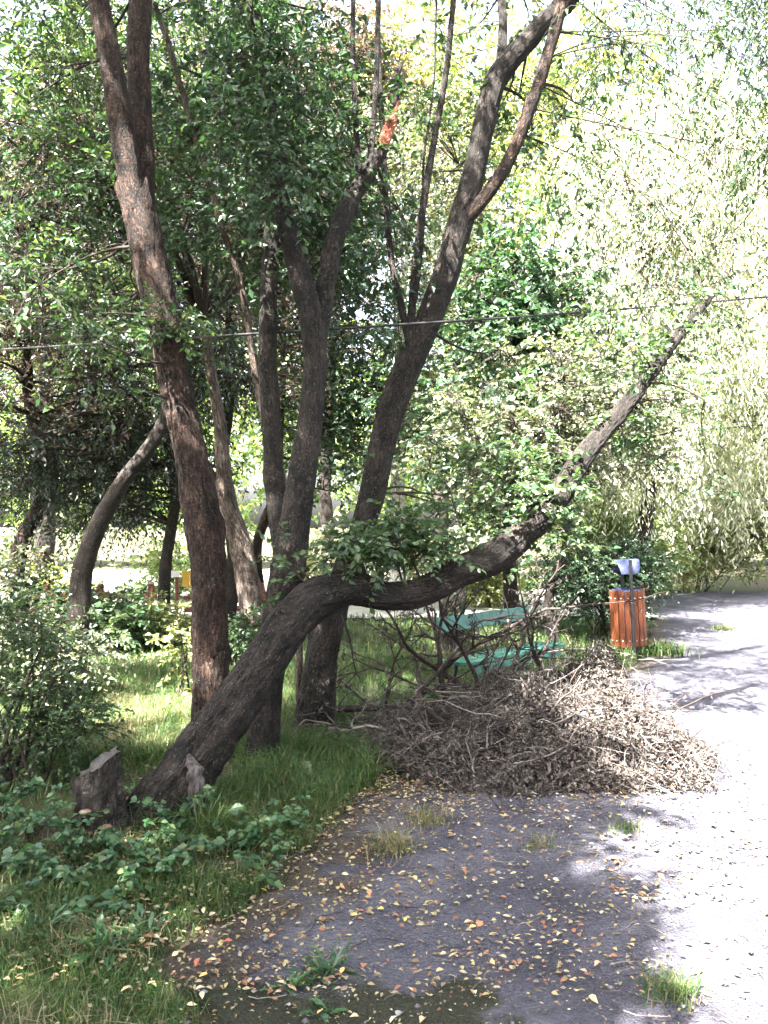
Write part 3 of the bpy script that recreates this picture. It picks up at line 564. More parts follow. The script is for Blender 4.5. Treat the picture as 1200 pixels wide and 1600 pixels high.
# ------------------------------------------------------------------ background trees
def bg_tree(name, label, base, trunk, ells, n, leaf, seed, bark='bark_far', kw=None, limbs=()):
    t = root(name, (base[0], base[1], 0), label, 'tree', None)
    mb = MB(); line = stem(mb, trunk[0], trunk[1], 20, .07, .10, seed, 0, 4, .2, wob=.05); mb.build('trunk', M[bark], t)
    an = [line[len(line) // 3::6]]
    for lp in limbs:
        mb = MB(); an.append(stem(mb, lp[0], lp[1], 14, .06, .1, seed + 3)[::5]); mb.build('limb', M[bark], t)
    an = np.concatenate(an); rng = np.random.default_rng(seed); mb = MB()
    tot = sum(e[3] * e[5] for e in ells)
    for e in ells:
        foliage(mb, ell(rng, max(4, int(n * e[3] * e[5] / tot)), e, seed=seed, zmin=.4), an, rng, **(kw or {}))
    mb.build('crown', [M[leaf], M['twig']], t)
    return t
def vert(x, y, top, r, lean=(0, 0), n=6, seed=0):
    z = np.linspace(-.1, top, n); rg = np.random.default_rng(seed); j = rg.normal(size=(n, 2)) * .08
    return (np.stack([x + lean[0] * z / top + j[:, 0] * (z > .5), y + lean[1] * z / top + j[:, 1] * (z > .5), z], -1), r * (1.15 - .8 * z / top))
far = dict(k=9, spread=.34, L=.36, M=9, ll=.095, lw=.05, droop=.3, limb_r=.03, main=.18)
weep = dict(k=11, spread=.3, L=.8, M=17, ll=.10, lw=.026, droop=1.15, limb_r=.03, main=.2, down=.35)

bg_tree('crooked_tree', 'crooked trunk bending up to the right above the shrub, sunlit in its middle', (-3.0, 7.8),
        (PP([(112, 1100), (118, 1020), (122, 950), (126, 895), (140, 845), (166, 795), (198, 745), (236, 692), (262, 620), (275, 520), (270, 400)], 7.8, 8.1), A(.13, .12, .112, .105, .094, .086, .078, .07, .055, .042, .03)),
        [(-2.7, 8.2, 4.6, 1.5, 1.2, 1.5)], 100, 'leaf_deep', 101, 'bark_far', dict(far, ll=.065, lw=.034, L=.3))
bg_tree('plum_tree', 'bronze leaved tree with a slim trunk at the far left', (-4.75, 10.5), vert(-4.75, 10.6, 5.5, .11, (.1, 0), 6, 2),
        [(-4.6, 10.4, 4.2, 2.0, 1.7, 2.0), (-4.3, 10.2, 6.2, 1.6, 1.5, 1.3)], 230, 'leaf_purple', 102, 'bark_red', dict(far, ll=.08, lw=.042))
bg_tree('plum_tree', 'bronze leaved tree with sprays hanging behind the forked trunk', (-2.2, 11.6), vert(-2.35, 11.6, 6, .12, (.3, 0), 6, 4),
        [(-1.9, 11.6, 5.0, 1.9, 1.4, 1.7), (-2.4, 11.4, 7.3, 2.0, 1.5, 1.5)], 230, 'leaf_purple', 103, 'bark_far', dict(far, ll=.08, lw=.042))
bg_tree('evergreen_tree', 'dark evergreen with a thin black trunk and low drooping boughs', (-2.95, 10.9), vert(-2.97, 10.9, 5, .085, (.05, 0), 6, 5),
        [(-3.6, 10.6, 2.7, 1.4, 1.0, 1.0), (-3.0, 10.8, 3.8, 1.3, 1.0, 1.1), (-4.4, 9.9, 2.3, .8, .8, .7), (-4.0, 11.6, 2.6, 2.2, .8, 1.3)], 330, 'leaf_dark', 104, 'bark_far', dict(far, ll=.07, lw=.028, droop=.6))
bg_tree('pale_trunk_tree', 'pale pinkish trunk leaning left, sunlit behind the forked tree', (-1.45, 9.0),
        (PP([(402, 1010), (392, 930), (378, 850), (356, 780), (344, 720), (338, 650), (326, 560), (312, 450)], 9.0, 8.6), A(.15, .14, .13, .11, .085, .07, .055, .04)),
        [(-2.2, 8.8, 6.3, 1.6, 1.2, 1.6)], 90, 'leaf_main', 105, 'bark_pale', dict(far, ll=.07, lw=.036), limbs=[(PP([(372, 850), (352, 790), (330, 745), (305, 690)], 8.95, 8.7), A(.09, .075, .06, .04))])
bg_tree('green_tree', 'leafy green tree between the dark middle trunks, farther back', (-1.95, 13.2), vert(-1.95, 13.2, 6, .09, (.3, 0), 6, 6),
        [(-1.4, 13, 5.6, 2.2, 1.8, 2.4), (-.6, 12.8, 3.4, 1.6, 1.2, 1.3)], 230, 'leaf_deep', 106, 'bark_red', far)
bg_tree('birch_tree', 'slim white birch trunk showing right of the slanting trunk', (.24, 13.5), vert(.22, 13.5, 7, .14, (.1, 0), 7, 7),
        [(.9, 13.6, 4.6, 1.5, 1.3, 2.4), (.2, 13.5, 7.3, 2.0, 1.6, 1.8)], 240, 'leaf_olive', 107, 'birch', dict(far, ll=.07, lw=.045, droop=.5))
bg_tree('maple_tree', 'broad leaved green tree right of the slanting trunk', (2.0, 12.3), vert(2.0, 12.3, 5.5, .11, (.1, 0), 6, 8),
        [(2.1, 12.2, 4.6, 1.3, 1.1, 1.9), (1.7, 12.0, 2.9, 1.1, .9, 1.0)], 170, 'leaf_deep', 108, 'bark_far', dict(far, ll=.12, lw=.085))
bg_tree('hazel_tree', 'pale leaved small tree behind the bench and leaning limb', (2.3, 10.7), vert(2.3, 10.7, 3.6, .07, (.2, 0), 6, 9),
        [(2.1, 10.6, 3.0, 1.3, .9, 1.0), (1.2, 10.6, 2.6, .9, .8, .9), (3.3, 10.8, 3.3, 1.2, .9, 1.0)], 190, 'leaf_olive', 109, 'bark_far', dict(far, ll=.07, lw=.045))
bg_tree('lime_tree', 'yellow green sunlit tree high behind the thin shoots', (1.3, 18), vert(1.3, 18, 9, .18, (.2, 0), 7, 10),
        [(1.3, 17.8, 10.5, 2.8, 2.2, 3.2), (2.6, 17.6, 7.0, 1.9, 1.6, 1.8)], 260, 'leaf_lime', 110, 'bark_far', dict(far, ll=.13, lw=.08, spread=.45))
bg_tree('plum_tree', 'reddish leaved tree high between the centre trunks', (-1.3, 17), vert(-1.3, 17, 8, .15, (.2, 0), 7, 11),
        [(-1.2, 16.8, 10.2, 2.0, 1.8, 2.8)], 150, 'leaf_purple', 111, 'bark_far', dict(far, ll=.12, lw=.07, spread=.45))
bg_tree('willow_tree', 'weeping willow hanging behind the leaning limb, leaves paled for glare', (4.5, 14.2), vert(4.5, 14.2, 6, .16, (.2, 0), 6, 12),
        [(4.4, 14, 5.4, 1.9, 1.5, 2.2), (4.9, 13.9, 7.8, 1.9, 1.6, 1.5), (3.6, 13.6, 3.5, 1.4, 1.1, 1.2)], 300, 'leaf_glare', 112, 'bark_far', weep)
bg_tree('willow_tree', 'weeping willow at the far right beyond the path, leaves paled for glare', (10.2, 18.5), vert(10.2, 18.5, 7, .2, (-.4, 0), 6, 13),
        [(7.5, 17.5, 6.8, 2.5, 2.0, 3.0), (6.4, 17.8, 9.8, 2.8, 2.0, 2.2), (8.0, 17.2, 3.2, 1.6, 1.4, 1.6)], 330, 'leaf_glare', 113, 'bark_far', dict(weep, ll=.14, lw=.04))
bg_tree('ash_tree', 'tall pale green tree standing farthest right against the sky', (6.8, 23), vert(6.8, 23, 9, .2, (.2, 0), 6, 14),
        [(6.4, 22.8, 11.5, 3.6, 2.5, 3.0), (9.6, 22, 8, 2.6, 2.2, 3.2), (5.0, 22, 13.5, 3.0, 2, 2.2), (10, 22, 13, 3, 2, 2.5)], 330, 'leaf_lime', 114, 'bark_far', dict(far, ll=.16, lw=.08, spread=.5))
bg_tree('ash_tree', 'tall green tree at the upper left behind the bronze leaves', (-6.2, 14.5), vert(-6.2, 14.5, 8, .17, (.2, 0), 6, 15),
        [(-5.8, 14.2, 7.4, 2.6, 2.0, 2.6), (-4.2, 14.6, 9.4, 2.2, 1.8, 1.6)], 230, 'leaf_far', 115, 'bark_far', dict(far, ll=.12, lw=.06, spread=.42))
bg_tree('ash_tree', 'green tree filling the gap behind the far left trunks', (-7.6, 17.5), vert(-7.6, 17.5, 7, .16, (.2, 0), 6, 16),
        [(-7.2, 17.2, 5.2, 2.6, 2.0, 2.6), (-3.6, 18.4, 6.2, 2.6, 1.8, 2.6)], 200, 'leaf_far', 116, 'bark_far', dict(far, ll=.14, lw=.07, spread=.45))

# far wood, one mass
rng = np.random.default_rng(200); mb = MB()
h = np.concatenate([ell(rng, 60, (x, 31 + rng.uniform(-2, 2), zc, 3.4, 2.5, zc * .8), seed=int(x + 40)) for x, zc in zip(np.arange(-22, 24, 3.4), rng.uniform(3.6, 6.2, 14))])
foliage(mb, h, h - A(0, 0, 1.5), rng, k=8, spread=.8, L=.8, M=9, ll=.3, lw=.17, limb_r=.04, twigs=False)
tag(mb.build('far_wood', [M['leaf_far'], M['twig']]), 'far off wood closing the view behind the park', None, kind='stuff')

# unseen trees added behind the camera; crowns and gaps shaped to cast dappled shade
def overhang(label, base, region, n, seed, z0, z1, thr, gaps=()):
    """region: ground rectangle (x0,x1,y0,y1) that this crown shades."""
    rng = np.random.default_rng(seed); t = root('unseen_shade_tree', (base[0], base[1], 0), label, 'tree')
    mb = MB(); line = stem(mb, *vert(base[0], base[1], z1, .22, (0, 0), 6, seed), 20, .08, .1, seed, 0, 4, .2); mb.build('trunk', M['bark_far'], t)
    x0, x1, y0, y1 = region; g = np.stack([rng.uniform(x0, x1, n * 4), rng.uniform(y0, y1, n * 4)], -1)
    edge = np.minimum(x1, .42 + .33 * (g[:, 1] - 2.6)) - .5 * rng.uniform(0, 1, len(g)) ** 4 + .25 * vnoise(np.stack([g[:, 1] * 1.7, g[:, 1] * 0, g[:, 1] * 0], -1), seed)
    if y1 > 9: edge = edge * 0 + x1 - .5 * rng.uniform(0, 1, len(g)) ** 2
    g = g[(vnoise(np.concatenate([g * .9, g[:, :1] * 0], 1), seed) + rng.uniform(-.3, .3, len(g)) > thr) & (g[:, 0] < edge)][:n]
    for gx, gy, ga, gb in gaps: g = g[((g[:, 0] - gx) / ga) ** 2 + ((g[:, 1] - gy) / gb) ** 2 > 1]
    z = rng.uniform(z0, z1, len(g)); hubs = np.stack([g[:, 0] + TO_SUN[0] / TO_SUN[2] * z, g[:, 1] + TO_SUN[1] / TO_SUN[2] * z, z], -1)
    mb = MB(); foliage(mb, hubs, line[len(line) // 2::5], rng, k=9, spread=.32, L=.36, M=9, ll=.15, lw=.085, limb_r=.03, main=.2)
    mb.build('crown', [M['leaf_main'], M['twig']], t)
overhang('unseen broad tree behind the viewer, crown shaped to shade verge and path', (-4.2, -3.2), (-4.6, 1.0, -2.5, 5.3), 600, 301, 6.0, 8.5, -.75, [(-1.9, 5.5, .8, .5), (-1.0, 3.05, .45, .22), (-1.5, 2.7, .35, .2), (-.3, 3.2, .2, .15)])
overhang('unseen tall tree behind the viewer, crown shaped to shade the clump of trunks', (-6.0, .2), (-3.4, 1.15, 4.8, 9.0), 165, 302, 7.2, 10.5, .0, [(-2.1, 6.5, 1.3, 1.2), (-1.9, 5.5, .8, .5), (-.6, 7.4, .5, .4), (.3, 8.2, .4, .5), (-.8, 6.2, .25, .3), (-.25, 7.0, .3, .4), (.1, 7.8, .3, .4), (-.1, 6.0, .25, .3)])
overhang('unseen tall tree left of the viewer, added to shade the left background', (-9.0, 3.0), (-8.0, .5, 9.6, 17), 240, 303, 9.5, 13.0, .05)
overhang('unseen small tree added behind the viewer to fill out the path shade', (-1.6, -2.8), (-.2, 1.0, 2.4, 5.3), 75, 304, 5.2, 6.4, -1.0)
for i, (lab, x, y, e) in enumerate([('unseen tree added behind the viewer at the right to block sky light', 5.5, -6.5, (5.5, -6.5, 6, 3.6, 3, 4)), ('unseen tree added straight behind the viewer to block sky light', .5, -11, (.5, -11, 7, 4, 3, 5)), ('unseen tree added across the path right of the viewer to block sky light', 11, 3, (11, 3, 6, 3, 4, 4)), ('unseen tree added left behind the viewer to block sky light', -9, -7, (-9, -8, 6.5, 3.5, 3.5, 5))]):  # unseen trees added to cut sky light from behind and beside
    bg_tree('unseen_shade_tree', lab, (x, y), vert(x, y, 7, .2, (0, 0), 6, 30 + i), [e], 130, 'leaf_main', 310 + i, 'bark_far', dict(far, ll=.24, lw=.14, spread=.6, L=.6, twigs=False))

# ------------------------------------------------------------------ cable
mb = MB(); pts = np.array([P(-300, 566, 9.6), P(-60, 550, 8.4), P(150, 537, 7.2), P(390, 522, 6.0), P(630, 507, 5.85), P(950, 485, 7.2), P(1300, 455, 9.0)])
p, r = catmull(pts, [.0095] * 7, .06); tubes(mb, p[None], r[None], 8, 0)
tag(mb.build('cable', M['cable']), 'black cable strung across between the trunks', 'cable')

# ------------------------------------------------------------------ bench
def box(mb, o, ax, ay, az, mat=0, bev=.006):
    """bevelled bar: centre o, half axes as vectors"""
    lx, ly, lz = (np.linalg.norm(v) for v in (ax, ay, az)); ux, uy, uz = ax / lx, ay / ly, az / lz; V = []
    idx = {}
    for sx in (-1, 1):
        for sy in (-1, 1):
            for sz in (-1, 1):
                for k in range(3):
                    d = [lx - bev, ly - bev, lz - bev]; d[k] += bev; idx[(sx, sy, sz, k)] = len(V)
                    V.append(o + ux * sx * d[0] + uy * sy * d[1] + uz * sz * d[2])
    Fq, Ft = [], []
    S = (-1, 1)
    for s in S:
        Fq.append([idx[(s, -1, -1, 0)], idx[(s, 1, -1, 0)], idx[(s, 1, 1, 0)], idx[(s, -1, 1, 0)]][::s])
        Fq.append([idx[(-1, s, -1, 1)], idx[(-1, s, 1, 1)], idx[(1, s, 1, 1)], idx[(1, s, -1, 1)]][::s])
        Fq.append([idx[(-1, -1, s, 2)], idx[(1, -1, s, 2)], idx[(1, 1, s, 2)], idx[(-1, 1, s, 2)]][::s])
    for a in S:
        for b in S:
            Fq.append([idx[(a, b, -1, 0)], idx[(a, b, -1, 1)], idx[(a, b, 1, 1)], idx[(a, b, 1, 0)]][::-a * b])
            Fq.append([idx[(a, -1, b, 0)], idx[(a, 1, b, 0)], idx[(a, 1, b, 2)], idx[(a, -1, b, 2)]][::-a * b])
            Fq.append([idx[(-1, a, b, 1)], idx[(-1, a, b, 2)], idx[(1, a, b, 2)], idx[(1, a, b, 1)]][::-a * b])
            for c in S: Ft.append([idx[(a, b, c, 0)], idx[(a, b, c, 1)], idx[(a, b, c, 2)]][::a * b * c])
    mb.add(np.array(V), [np.array(Fq), np.array(Ft)], mat, False)

def make_bench():
    B0, B1 = A(.50, 7.0, 0), A(1.55, 8.1, 0)          # ends of the backrest on the ground
    u = unit(B1 - B0); fr = A(u[1], -u[0], 0); Lh = np.linalg.norm(B1 - B0) / 2; c = (B0 + B1) / 2; up = A(0, 0, 1)
    t = root('park_bench', c, 'green painted park bench half hidden behind the dead branches', 'bench')
    bk = unit(up * 1 - fr * .22); bn = np.cross(u, bk)
    mb = MB(); box(mb, c + up * .715 - fr * .04, u * Lh, bk * .068, bn * .016); mb.build('backrest', M['green_paint'], t)
    for k, off in enumerate((.05, .16, .27)):
        mb = MB(); box(mb, c + fr * off + up * (.405 + .006 * k), u * (Lh + .02), fr * .045, up * .017); mb.build('seat_slat', M['green_paint'], t)
    mb = MB(); box(mb, c + fr * .30 + up * .35, u * (Lh - .05), fr * .012, up * .034); mb.build('front_rail', M['green_paint'], t)
    for s in (-.72, .72):
        e = c + u * Lh * s; mb = MB()
        def bar(seq, w=.016):
            p, r = catmull(np.array([e + fr * a + up * b for a, b in seq]), [w] * len(seq), .02); tubes(mb, p[None], r[None], 8, 0)
        bar([(-.12, -.02), (-.03, .2), (0, .38), (-.035, .6), (-.065, .8)]); bar([(.36, -.02), (.30, .2), (.33, .38)]); bar([(-.02, .375), (.15, .37), (.345, .375)])
        bar([(-.03, .56), (.1, .60), (.25, .60), (.34, .54), (.33, .44), (.30, .38)], .012)
        mb.build('leg', M['iron'], t)
make_bench()

# ------------------------------------------------------------------ litter bin
def make_bin():
    Y0 = 9.9; b = P(984, 1022, Y0); g = float(gz(b[0], Y0)); cx = b[0]
    t = root('litter_bin', (cx, Y0, g), 'litter bin of orange wood slats on a black post with metal hood tinted blue for reflected sky', 'litter bin')
    tilt = A(-.045, 0, 1); tilt = unit(tilt); xx = A(1, 0, .045); xx = unit(xx); yy_ = A(0, 1, 0)
    base = A(cx, Y0, g)
    def at(x, y, z): return base + xx * x + yy_ * y + tilt * z
    rx, ry, z0, z1 = .205, .16, .10, .79
    n = 16
    for k in range(n):
        a = 2 * np.pi * (k + .5) / n - np.pi / 2; ctr = A(rx * np.cos(a), ry * np.sin(a)); tg = unit(A(-rx * np.sin(a), ry * np.cos(a))); nr = A(tg[1], -tg[0])
        w = .5 * np.linalg.norm(A(rx * (np.cos(a + np.pi / n) - np.cos(a - np.pi / n)), ry * (np.sin(a + np.pi / n) - np.sin(a - np.pi / n)))) - .004
        mb = MB(); o = at(ctr[0], ctr[1], (z0 + z1) / 2); box(mb, o, (xx * tg[0] + yy_ * tg[1]) * w, (xx * nr[0] + yy_ * nr[1]) * .010, tilt * ((z1 - z0) / 2 + .004 * math.sin(k * 5)), 0, .004); so = mb.build('slat', M['bin_wood'], t)
        for zz in (z0 + .08, z1 - .09):
            mb = MB(); p = at(ctr[0] + nr[0] * .013, ctr[1] + nr[1] * .013, zz); d = xx * nr[0] + yy_ * nr[1]
            e1 = tilt; e2 = np.cross(d, e1); aa = np.linspace(0, 2 * np.pi, 8, endpoint=False)
            rim = p + .007 * (np.cos(aa)[:, None] * e1 + np.sin(aa)[:, None] * e2); mb.add(np.vstack([rim - d * .004, rim + d * .002, p + d * .005]), [np.stack([np.arange(8), (np.arange(8) + 1) % 8, 8 + (np.arange(8) + 1) % 8, 8 + np.arange(8)], -1), np.stack([8 + np.arange(8), 8 + (np.arange(8) + 1) % 8, np.full(8, 16)], -1)], 0, True)
            mb.build('bolt', M['bolt'], so)
    # inner tin
    mb = MB(); a = np.linspace(0, 2 * np.pi, 32, endpoint=False); rows = []
    for kr, z in ((.05, z0 + .02), (.90, z0 + .02), (.90, z1 + .012), (.86, z1 + .012), (.84, z0 + .05), (.05, z0 + .05)): rows.append(np.stack([at(rx * kr * math.cos(q), ry * kr * math.sin(q), z) for q in a]))
    rr = np.stack(rows); i, j = np.meshgrid(np.arange(5), np.arange(32), indexing='ij'); j2 = (j + 1) % 32
    mb.add(rr.reshape(-1, 3), np.stack([i * 32 + j, i * 32 + j2, (i + 1) * 32 + j2, (i + 1) * 32 + j], -1).reshape(-1, 4), 0, False); mb.build('liner', M['hood'], t)
    for y in (-ry - .03, ry + .03):
        mb = MB(); box(mb, at(.0, y, .57), xx * .019, yy_ * .012, tilt * .60, 0, .003); mb.build('post', M['iron'], t)
    # hood: a bent sheet, wide at its ridge and narrower at the lips
    mb = MB(); m = 15; s = np.linspace(-1, 1, m); ang = s * 1.5; hw = .158 - .05 * np.abs(s) ** 1.3
    yz = np.stack([np.sin(ang) * .165, 1.17 + .185 * (np.cos(ang) - 1)], -1); rows = []
    for th in (0, .006):
        rows.append(np.stack([[at(w * k, y, z - th) for k in np.linspace(-1, 1, 9)] for (y, z), w in zip(yz, hw)]))
    v = np.stack(rows); nn = m * 9; ar = np.arange(nn).reshape(m, 9); rim = np.concatenate([ar[0], ar[1:, -1], ar[-1, ::-1][1:], ar[::-1, 0][1:-1]]); r2 = np.roll(rim, -1)
    f = grid_faces(m, 9); mb.add(v.reshape(-1, 3), [f, f[:, ::-1] + nn, np.stack([rim, rim + nn, r2 + nn, r2], -1)], 0, True); mb.build('hood', M['hood'], t)
make_bin()

# ------------------------------------------------------------------ fence, yellow board, stump behind the bench, leaning pole
def fence(label, x0, x1, Y, zs, posts):
    t = root('rail_fence', ((x0 + x1) / 2, Y, 0), label, 'fence')
    for z in zs:
        mb = MB(); box(mb, A((x0 + x1) / 2, Y, z), A((x1 - x0) / 2, 0, .01), A(0, .018, 0), A(0, 0, .045)); mb.build('rail', M['fence'], t)
    for x in posts:
        mb = MB(); box(mb, A(x, Y + .06, .30), A(.04, 0, 0), A(0, .04, 0), A(0, 0, .42)); mb.build('post', M['fence'], t)
fence('low red brown rail fence behind the left shrub', -5.2, -3.35, 11.8, (.12, .36, .55), (-5.0, -4.2, -3.45))
fence('low red brown rail fence right of the forked trunk', -3.0, -1.75, 12.0, (.16, .34, .5), (-2.85, -1.85))
t = root('yellow_board', (-3.1, 13.0, 0), 'small yellow board on posts behind the black trunk', 'board')
for k in range(4):
    mb = MB(); box(mb, A(-3.22 + .115 * k, 13.0, .72), A(.052, 0, 0), A(0, .015, 0), A(0, 0, .13)); mb.build('plank', M['yellow'], t)
mb = MB(); box(mb, A(-3.40, 13.0, .80), A(.08, 0, 0), A(0, .015, 0), A(0, 0, .05)); mb.build('end_plate', M['white'], t)
for x in (-3.38, -2.93):
    mb = MB(); box(mb, A(x, 13.06, .35), A(.025, 0, 0), A(0, .025, 0), A(0, 0, .42)); mb.build('post', M['fence'], t)

t = root('cut_trunk', (P(706, 900, 10.2)[0], 10.2, 0), 'short cut trunk with ivy standing behind the bench back', 'stump')
mb = MB(); x = t.location[0]; cl_ = stem(mb, np.array([A(x, 10.2, -.1), A(x, 10.2, .4), A(x + .02, 10.2, .75)]), A(.2, .17, .165), 24, .04, .12, 88, 0, 3, .2); mb.build('trunk', M['bark'], t)
mb = MB(); foliage(mb, np.array([A(x - .05, 10.0, .55), A(x + .05, 10.0, .7), A(x + .12, 10.02, .4)]), cl_, np.random.default_rng(5), k=4, spread=.1, L=.16, M=6, ll=.06, lw=.045, limb_r=.01); mb.build('ivy', [M['leaf_main'], M['twig']], t)

t = root('fallen_pole', (-3.5, 8.4, 0), 'reddish pole propped slanting inside the left shrub', 'pole')
mb = MB(); stem(mb, PP([(58, 965), (92, 1005), (128, 1046), (168, 1090)], 8.2, 8.0), A(.035, .04, .04, .045), 14, .04, .1, 91); mb.build('trunk', M['bark_pale'], t)

# ------------------------------------------------------------------ shrubs
def shrub(name, label, base, ells, n, leaf, seed, stems=14, **kw):
    rng = np.random.default_rng(seed); t = root(name, (base[0], base[1], 0), label, 'shrub')
    hubs = np.concatenate([ell(rng, max(4, n // len(ells)), e, .7, 2.2, seed, zmin=.06) for e in ells]); mb = MB()
    a = np.stack([base[0] + rng.normal(size=stems) * ells[0][3] * .22, base[1] + rng.normal(size=stems) * .12, np.zeros(stems)], -1)
    b = hubs[rng.permutation(len(hubs))[:stems]]; bz = bez(a, b, rng, 8, .05, .06); tubes(mb, bz, np.broadcast_to(np.linspace(1, .35, 8) * kw.pop('stem_r', .011), bz.shape[:2]), 6, 0); mb.build('stems', M['twig'], t)
    mb = MB(); foliage(mb, hubs, bz[:, 2:].reshape(-1, 3), rng, **kw); mb.build('crown', [M[leaf], M['twig']], t)
sk = dict(k=6, spread=.12, L=.17, M=9, ll=.036, lw=.021, droop=.15, q=1, limb_r=.007, main=.3)
shrub('leafy_shrub', 'leafy green shrub at the left edge behind the stump', (-2.3, 4.75), [(-2.3, 4.8, .55, .5, .4, .5), (-2.25, 4.9, 1.02, .42, .35, .5), (-1.98, 4.85, .40, .25, .3, .35)], 125, 'leaf_main', 401, 24, **dict(sk, k=5, L=.2))
shrub('leafy_shrub', 'taller pale leaved shrub in front of the crooked trunk foot', (-3.35, 7.0), [(-3.35, 7.0, .8, .55, .4, .7), (-2.9, 7.1, .5, .4, .3, .45)], 110, 'leaf_olive', 408, 12, **dict(sk, ll=.05, lw=.03, q=0, L=.22, spread=.16))
shrub('leafy_shrub', 'thin upright shrub between the forked trunk and left shrub', (P(285, 1080, 7.2)[0], 7.2), [(P(285, 1000, 7.2)[0], 7.2, .5, .16, .2, .42)], 14, 'leaf_lime', 402, 5, **dict(sk, k=4, ll=.05, lw=.03))
shrub('round_shrub', 'round dark green shrub behind the litter bin', (3.1, 10.9), [(3.05, 10.9, .82, .78, .55, .62), (2.55, 10.8, .8, .45, .4, .5), (3.4, 11, 1.0, .5, .45, .5)], 230, 'leaf_shrub', 403, 26, **dict(sk, k=8, spread=.16, ll=.05, lw=.03, q=0, stem_r=.012, L=.2))
shrub('round_shrub', 'pale sunlit bush at the right beyond the path', (7.2, 18.6), [(7.4, 18.6, 1.1, 1.2, .8, .9), (8.8, 18.8, 1.5, 1.0, .8, 1.3)], 150, 'leaf_lime', 404, 16, **dict(sk, k=8, spread=.3, ll=.10, lw=.06, q=0, L=.35))
shrub('round_shrub', 'sunlit bush left of the path bend behind the bin', (5.2, 17.0), [(5.2, 17, 1.3, 1.3, .8, 1.2), (4.2, 16.6, 1.6, .9, .7, 1.3)], 150, 'leaf_far', 405, 16, **dict(sk, k=8, spread=.3, ll=.10, lw=.06, q=0, L=.35))
shrub('round_shrub', 'low bush in front of the rail fence by the black trunk', (-3.0, 10.3), [(-2.9, 10.3, .35, .5, .4, .3)], 40, 'leaf_lime', 406, 8, **dict(sk, k=6, spread=.15, ll=.06, lw=.035, q=0))
shrub('round_shrub', 'green bush at the foot of the pale leaning trunk', (-1.6, 8.7), [(-1.55, 8.7, .35, .35, .3, .32)], 36, 'leaf_main', 407, 8, **dict(sk, k=6, spread=.13, ll=.05, lw=.03, q=0))

for i, (lab, x, y, w, hh, lf) in enumerate([('dark bush in front of the left rail fence', -4.35, 9.6, .75, .55, 'leaf_shrub'), ('bush under the dark evergreen beside the fence', -3.35, 9.9, .45, .4, 'leaf_main'), ('sunlit weedy bush behind the far left trunks', -6.2, 14.5, 1.0, .6, 'leaf_lime'), ('sunlit bush by the road behind the rail fence', -4.4, 16.5, .9, .7, 'leaf_far'), ('pale bush seen between the dark middle trunks', -1.4, 15.5, .8, .8, 'leaf_glare'), ('pale bush behind the birch trunk', .5, 16.5, 1.0, .9, 'leaf_glare'), ('pale weedy bush behind the bench back', 1.9, 15, .9, .55, 'leaf_lime')]):
    shrub('wayside_bush', lab, (x, y), [(x, y, hh * .8, w, .6, hh)], 60, lf, 410 + i, 10, **dict(sk, k=7, spread=.25, ll=.09, lw=.05, q=0, L=.3))

# ------------------------------------------------------------------ dead branches and brush pile
def grow(rng, out, p, d, L, r, depth, bend=.35, n=7, up=0.0):
    pts = [p]; q = d
    for k in range(n - 1):
        q = unit(q + rng.normal(size=3) * bend / 3 + A(0, 0, up)); pts.append(pts[-1] + q * L / (n - 1))
        if pts[-1][2] < .03: pts[-1][2] = .03; q[2] = abs(q[2]) * .3
    pts = np.array(pts); out.append((pts, r * np.linspace(1, .35 if depth else .2, n), depth))
    if depth:
        for k in range(int(rng.integers(3, 6))):
            i = int(rng.integers(2, n)); w = unit(unit(pts[i] - pts[i - 1]) + rng.normal(size=3) * .75)
            grow(rng, out, pts[i], w, L * rng.uniform(.35, .65), r * .5, depth - 1, bend, n, up)
def dead_branch(label, start, d, L, r, seed, depth=2, leaf=0, bend=.4, up=0.0, mat='dead'):
    rng = np.random.default_rng(seed); out = []; grow(rng, out, np.array(start, float), unit(A(*d)), L, r, depth, bend, 7, up)
    t = root('dead_branch', start, label, 'branch')
    mb = MB(); stem(mb, out[0][0], out[0][1], 14, .03, .12, seed, 0, 3); mb.build('limb', M[mat], t)
    mb = MB(); o1 = [o for o in out if o[2] < depth]
    if o1: tubes(mb, np.stack([o[0] for o in o1]), np.stack([o[1] for o in o1]), 5, 0)
    if leaf and o1:
        pp = np.concatenate([o[0][2:] for o in o1 if o[2] == 0]); pp = pp[rng.permutation(len(pp))[:leaf]]
        leaves(mb, pp, unit(rng.normal(size=pp.shape) * .5 + A(0, 0, -1)), unit(rng.normal(size=pp.shape)), rng.uniform(.03, .05, len(pp)), rng.uniform(.012, .025, len(pp)), 0, 1, .6)
    mb.build('twigs', [M[mat], M['dry_leaf']], t)
h = P(688, 1050, 6.45)
dead_branch('thick dead branch rising from the ground in front of the bench', P(705, 1120, 6.4), (-.10, -.1, .75), .75, .034, 501, 2, 50, up=.03)
dead_branch('dead branch reaching up to the right across the bench back', h, (.75, .1, .75), 1.0, .024, 502, 2, 40)
dead_branch('dead branch arching left toward the slanting trunk', h, (-.55, -.1, .55), .85, .02, 503, 2, 50)
dead_branch('dead branch sloping down right into the brush pile', h, (.6, -.4, -.45), .9, .026, 504, 2, 30)
dead_branch('long dead branch lying level from the slanting trunk', P(528, 1108, 6.3), (1, .05, .02), 1.35, .028, 505, 2, 30, bend=.15)
dead_branch('short stubby dead snag standing on the level branch', P(655, 1112, 6.25), (.1, 0, 1), .28, .035, 506, 1, 0)
dead_branch('dark dead branch standing at the bench middle', P(790, 1110, 6.3), (.15, .1, 1), .72, .028, 507, 2, 40)
dead_branch('dead branch hanging under the leaning limb beside the slanting trunk', P(535, 960, 5.3), (.05, .05, -1), .5, .010, 508, 2, 50)
